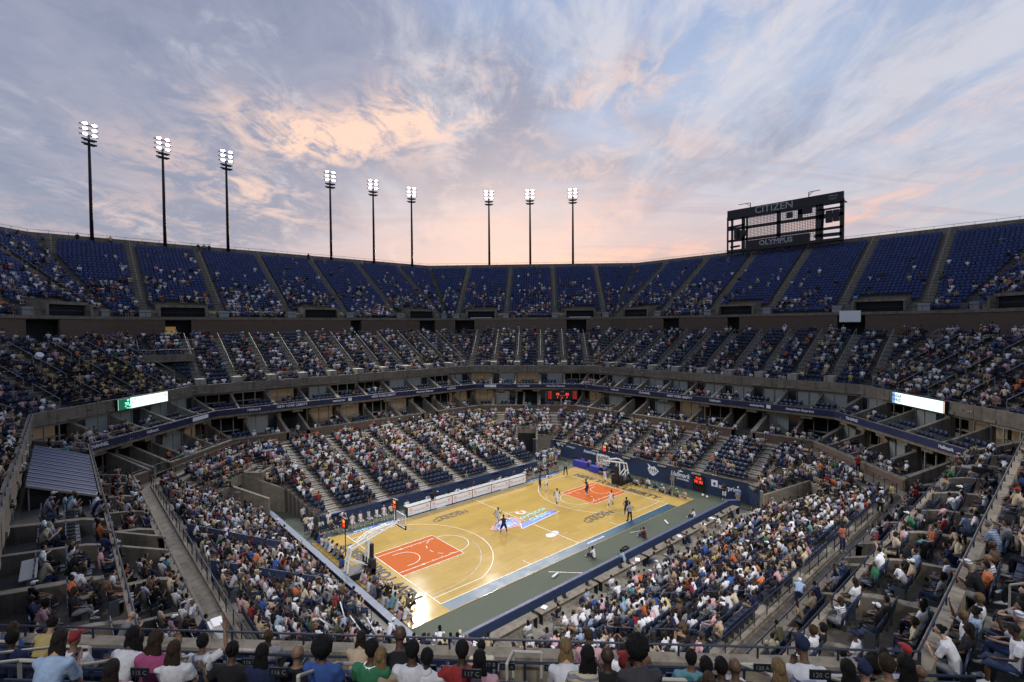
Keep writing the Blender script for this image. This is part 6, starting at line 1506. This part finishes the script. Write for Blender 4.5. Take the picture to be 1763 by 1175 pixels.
# ---- seats
def seat_np():
    q = MB(); q.hexa([(-.225, -.04, .40), (.225, -.04, .40), (.225, .36, .43), (-.225, .36, .43)], [(-.225, -.04, .44), (.225, -.04, .44), (.225, .36, .47), (-.225, .36, .47)])
    q.hexa([(-.225, -.11, .42), (.225, -.11, .42), (.225, -.07, .42), (-.225, -.07, .42)], [(-.225, -.17, .86), (.225, -.17, .86), (.225, -.13, .86), (-.225, -.13, .86)])
    return np.array([tuple(v) for v in q.v]), np.array(q.f)
SV, SF = seat_np(); keepf = [i for i in range(len(SF)) if i not in (0,)]; SF = SF[keepf]
free = np.where(keep & ~occ & infr)[0]; free = free[np.argsort(dist[free])]; seat_ind = free[:290]; si = set(seat_ind.tolist())
def seats_mesh(name, ids, base, label):
    n = len(ids); a = ANG[ids]-PI/2; c, s = np.cos(a), np.sin(a); V = SV
    X = V[None, :, 0]*c[:, None]-V[None, :, 1]*s[:, None]+POS[ids, 0][:, None]; Y = V[None, :, 0]*s[:, None]+V[None, :, 1]*c[:, None]+POS[ids, 1][:, None]; Z = V[None, :, 2]+POS[ids, 2][:, None]
    W = np.stack([X, Y-0, Z], -1).reshape(-1, 3); F = (SF[None]+(np.arange(n)*len(V))[:, None, None]).reshape(-1, 4)
    C = np.repeat(np.array(base)[None]*RNG.uniform(.72, 1.2, (n, 1)), len(V), 0)
    o = np_mesh(name, W, F, C, M['seat_far']); tag(o, label, 'seats', kind='stuff')
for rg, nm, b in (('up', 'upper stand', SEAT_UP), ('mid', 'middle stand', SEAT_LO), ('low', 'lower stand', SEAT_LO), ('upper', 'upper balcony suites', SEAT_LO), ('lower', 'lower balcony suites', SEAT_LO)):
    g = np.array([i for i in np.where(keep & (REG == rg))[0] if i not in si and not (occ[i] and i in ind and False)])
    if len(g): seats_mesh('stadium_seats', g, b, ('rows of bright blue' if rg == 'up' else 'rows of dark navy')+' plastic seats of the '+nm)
s0 = empty('stadium_seat'); q = MB(); q.hexa([(-.225, -.04, .40), (.225, -.04, .40), (.225, .36, .43), (-.225, .36, .43)], [(-.225, -.04, .44), (.225, -.04, .44), (.225, .36, .47), (-.225, .36, .47)]); q.build('seat_pan', M['seat_navy'], s0, bevel=.012)
q = MB(); q.hexa([(-.225, -.11, .42), (.225, -.11, .42), (.225, -.07, .42), (-.225, -.07, .42)], [(-.225, -.17, .86), (.225, -.17, .86), (.225, -.13, .86), (-.225, -.13, .86)]); q.build('backrest', M['seat_navy'], s0, bevel=.012)
for sx in (-.24, .24): q = MB(); q.box((sx, .05, .3), (.02, .3, .6)); q.build('bracket', M['seat_metal'], s0)
for n_, i in enumerate(seat_ind):
    if n_ == 0: o = s0
    else:
        o = s0.copy(); COL.objects.link(o)
        for c in s0.children: c2 = c.copy(); COL.objects.link(c2); c2.parent = o
    o.location = tuple(POS[i]); o.rotation_euler = (0, 0, ANG[i]-PI/2)
    tag(o, 'empty navy seat in the %s row of the %s, %s' % (RN[min(13, ROW[i])], REGN[REG[i]], FN[FA[i]]), 'seat', 'empty seats in the %s row of the %s, %s' % (RN[min(13, ROW[i])], REGN[REG[i]], FN[FA[i]]))

# ------------------------------------------------------------------ foreground rails and row signs
fr = empty('front_row_rails', (0, 0, 0), 0, 'dark blue tube rails crossing the front rows at the bottom of the picture', 'rail')
q = MB()
for row, hgt, a, b in ((2, .78, -9.5, 9.5), (4, .72, -9.8, 2.0), (4, .72, 3.4, 9.6), (3, .70, -9, -2.2)):
    o_ = MID0+MIDD*row+.02; z = MIDZ+MIDR*row+hgt; q.tube(P(5, o_, a, z), P(5, o_, b, z), .026, 8); n = max(1, int((b-a)/1.9))
    for k in range(n+1): s = a+(b-a)*k/n; q.tube(P(5, o_, s, z), P(5, o_, s, z-hgt), .022, 6)
q.build('tube_rail', M['rail_blue'], fr)
for k, (px, r0, r1) in enumerate(((30, 2, 3.2), (155, 2.5, 4.2), (318, 3.2, 4.8), (445, 2.2, 3.6), (932, 1, 3.0), (1330, 2, 3.4), (1480, 3.2, 5.0), (95, 4.4, 5.8), (640, 3.6, 5.0), (1180, 4.2, 5.6))):
    r = ray(px, 1140); o_ = MID0+MIDD*r0; t = ((DF[5]+o_)-CP.dot(NF[5]))/r.dot(NF[5]); s = TF[5].dot(CP+r*t); q = MB()
    a = P(5, o_, s, MIDZ+MIDR*r0); b = P(5, MID0+MIDD*r1, s+(.75 if k % 2 else -.75)*0, MIDZ+MIDR*r1); h = Vector((0, 0, .86))
    w = TF[5]*(-.55)
    q.tube(a+h, a+h+w, .026, 8); q.tube(a, a+h, .026, 8); q.tube(a+w, a+h+w, .026, 8); q.tube(a+h+w, b+h+w, .026, 8); q.tube(b+h+w, b+w, .026, 8)
    tag(q.build('aisle_handrail', M['rail_tan'], smooth=False), 'tan tube handrail in the front rows, %s from the left' % ['first', 'third', 'fourth', 'fifth', 'seventh', 'ninth', 'tenth', 'second', 'sixth', 'eighth'][k], 'handrail', 'tan aisle handrails in the front rows')
sgn = -1
for px, py, row, st_ in ((241, 1158, 4.6, '115 C'), (430, 1140, 3.2, '116 B'), (480, 1157, 4.6, '116 C'), (812, 1160, 4.6, '117 C'), (842, 1144, 3.4, '117 B'), (874, 1148, 2.2, '117 A'), (950, 1150, 2.2, '118 A'), (1312, 1150, 3, '120 A'), (1412, 1162, 4.6, '120 C')):
    r = ray(px, py); o_ = MID0+MIDD*row+.1; t = ((DF[5]+o_)-CP.dot(NF[5]))/r.dot(NF[5]); p = CP+r*t; sgn += 1; root = empty('row_sign', p, 0, 'small dark plate reading %s, %s from the left on the front rows' % (st_, rowlabel(sgn, 9)), 'sign'); q = MB()
    q.box((0, 0, 0), (.02, .26, .12), rz=5*PI/4); q.build('plate', M['steel_dark'], root); text('lettering', st_, .085, M['metal_grey'], tuple(p+NF[5]*.012), -TF[5]*-1*(-1) if False else TF[5]*1.0, (0, 0, 1), root, ext=.001, off=.003)
# instruments and odds in the left and right stands
for k, (px, py) in enumerate(((67, 607), (100, 604))):
    p = at_z(px, py, 17.0 if k == 0 else 16.6); q = MB(); q.loft([(0, 0, -.18), (0, 0, .18)], .33 if k else .28, 18, ref=(1, 0, 0)); o = q.build('bass_drum', M['white'], loc=(p.x, p.y, p.z-.3)); o.rotation_euler = (.7, .5, .3*k); tag(o, ['round white drum held flat in the left middle stand', 'white drum with deep shell in the left middle stand'][k], 'drum')
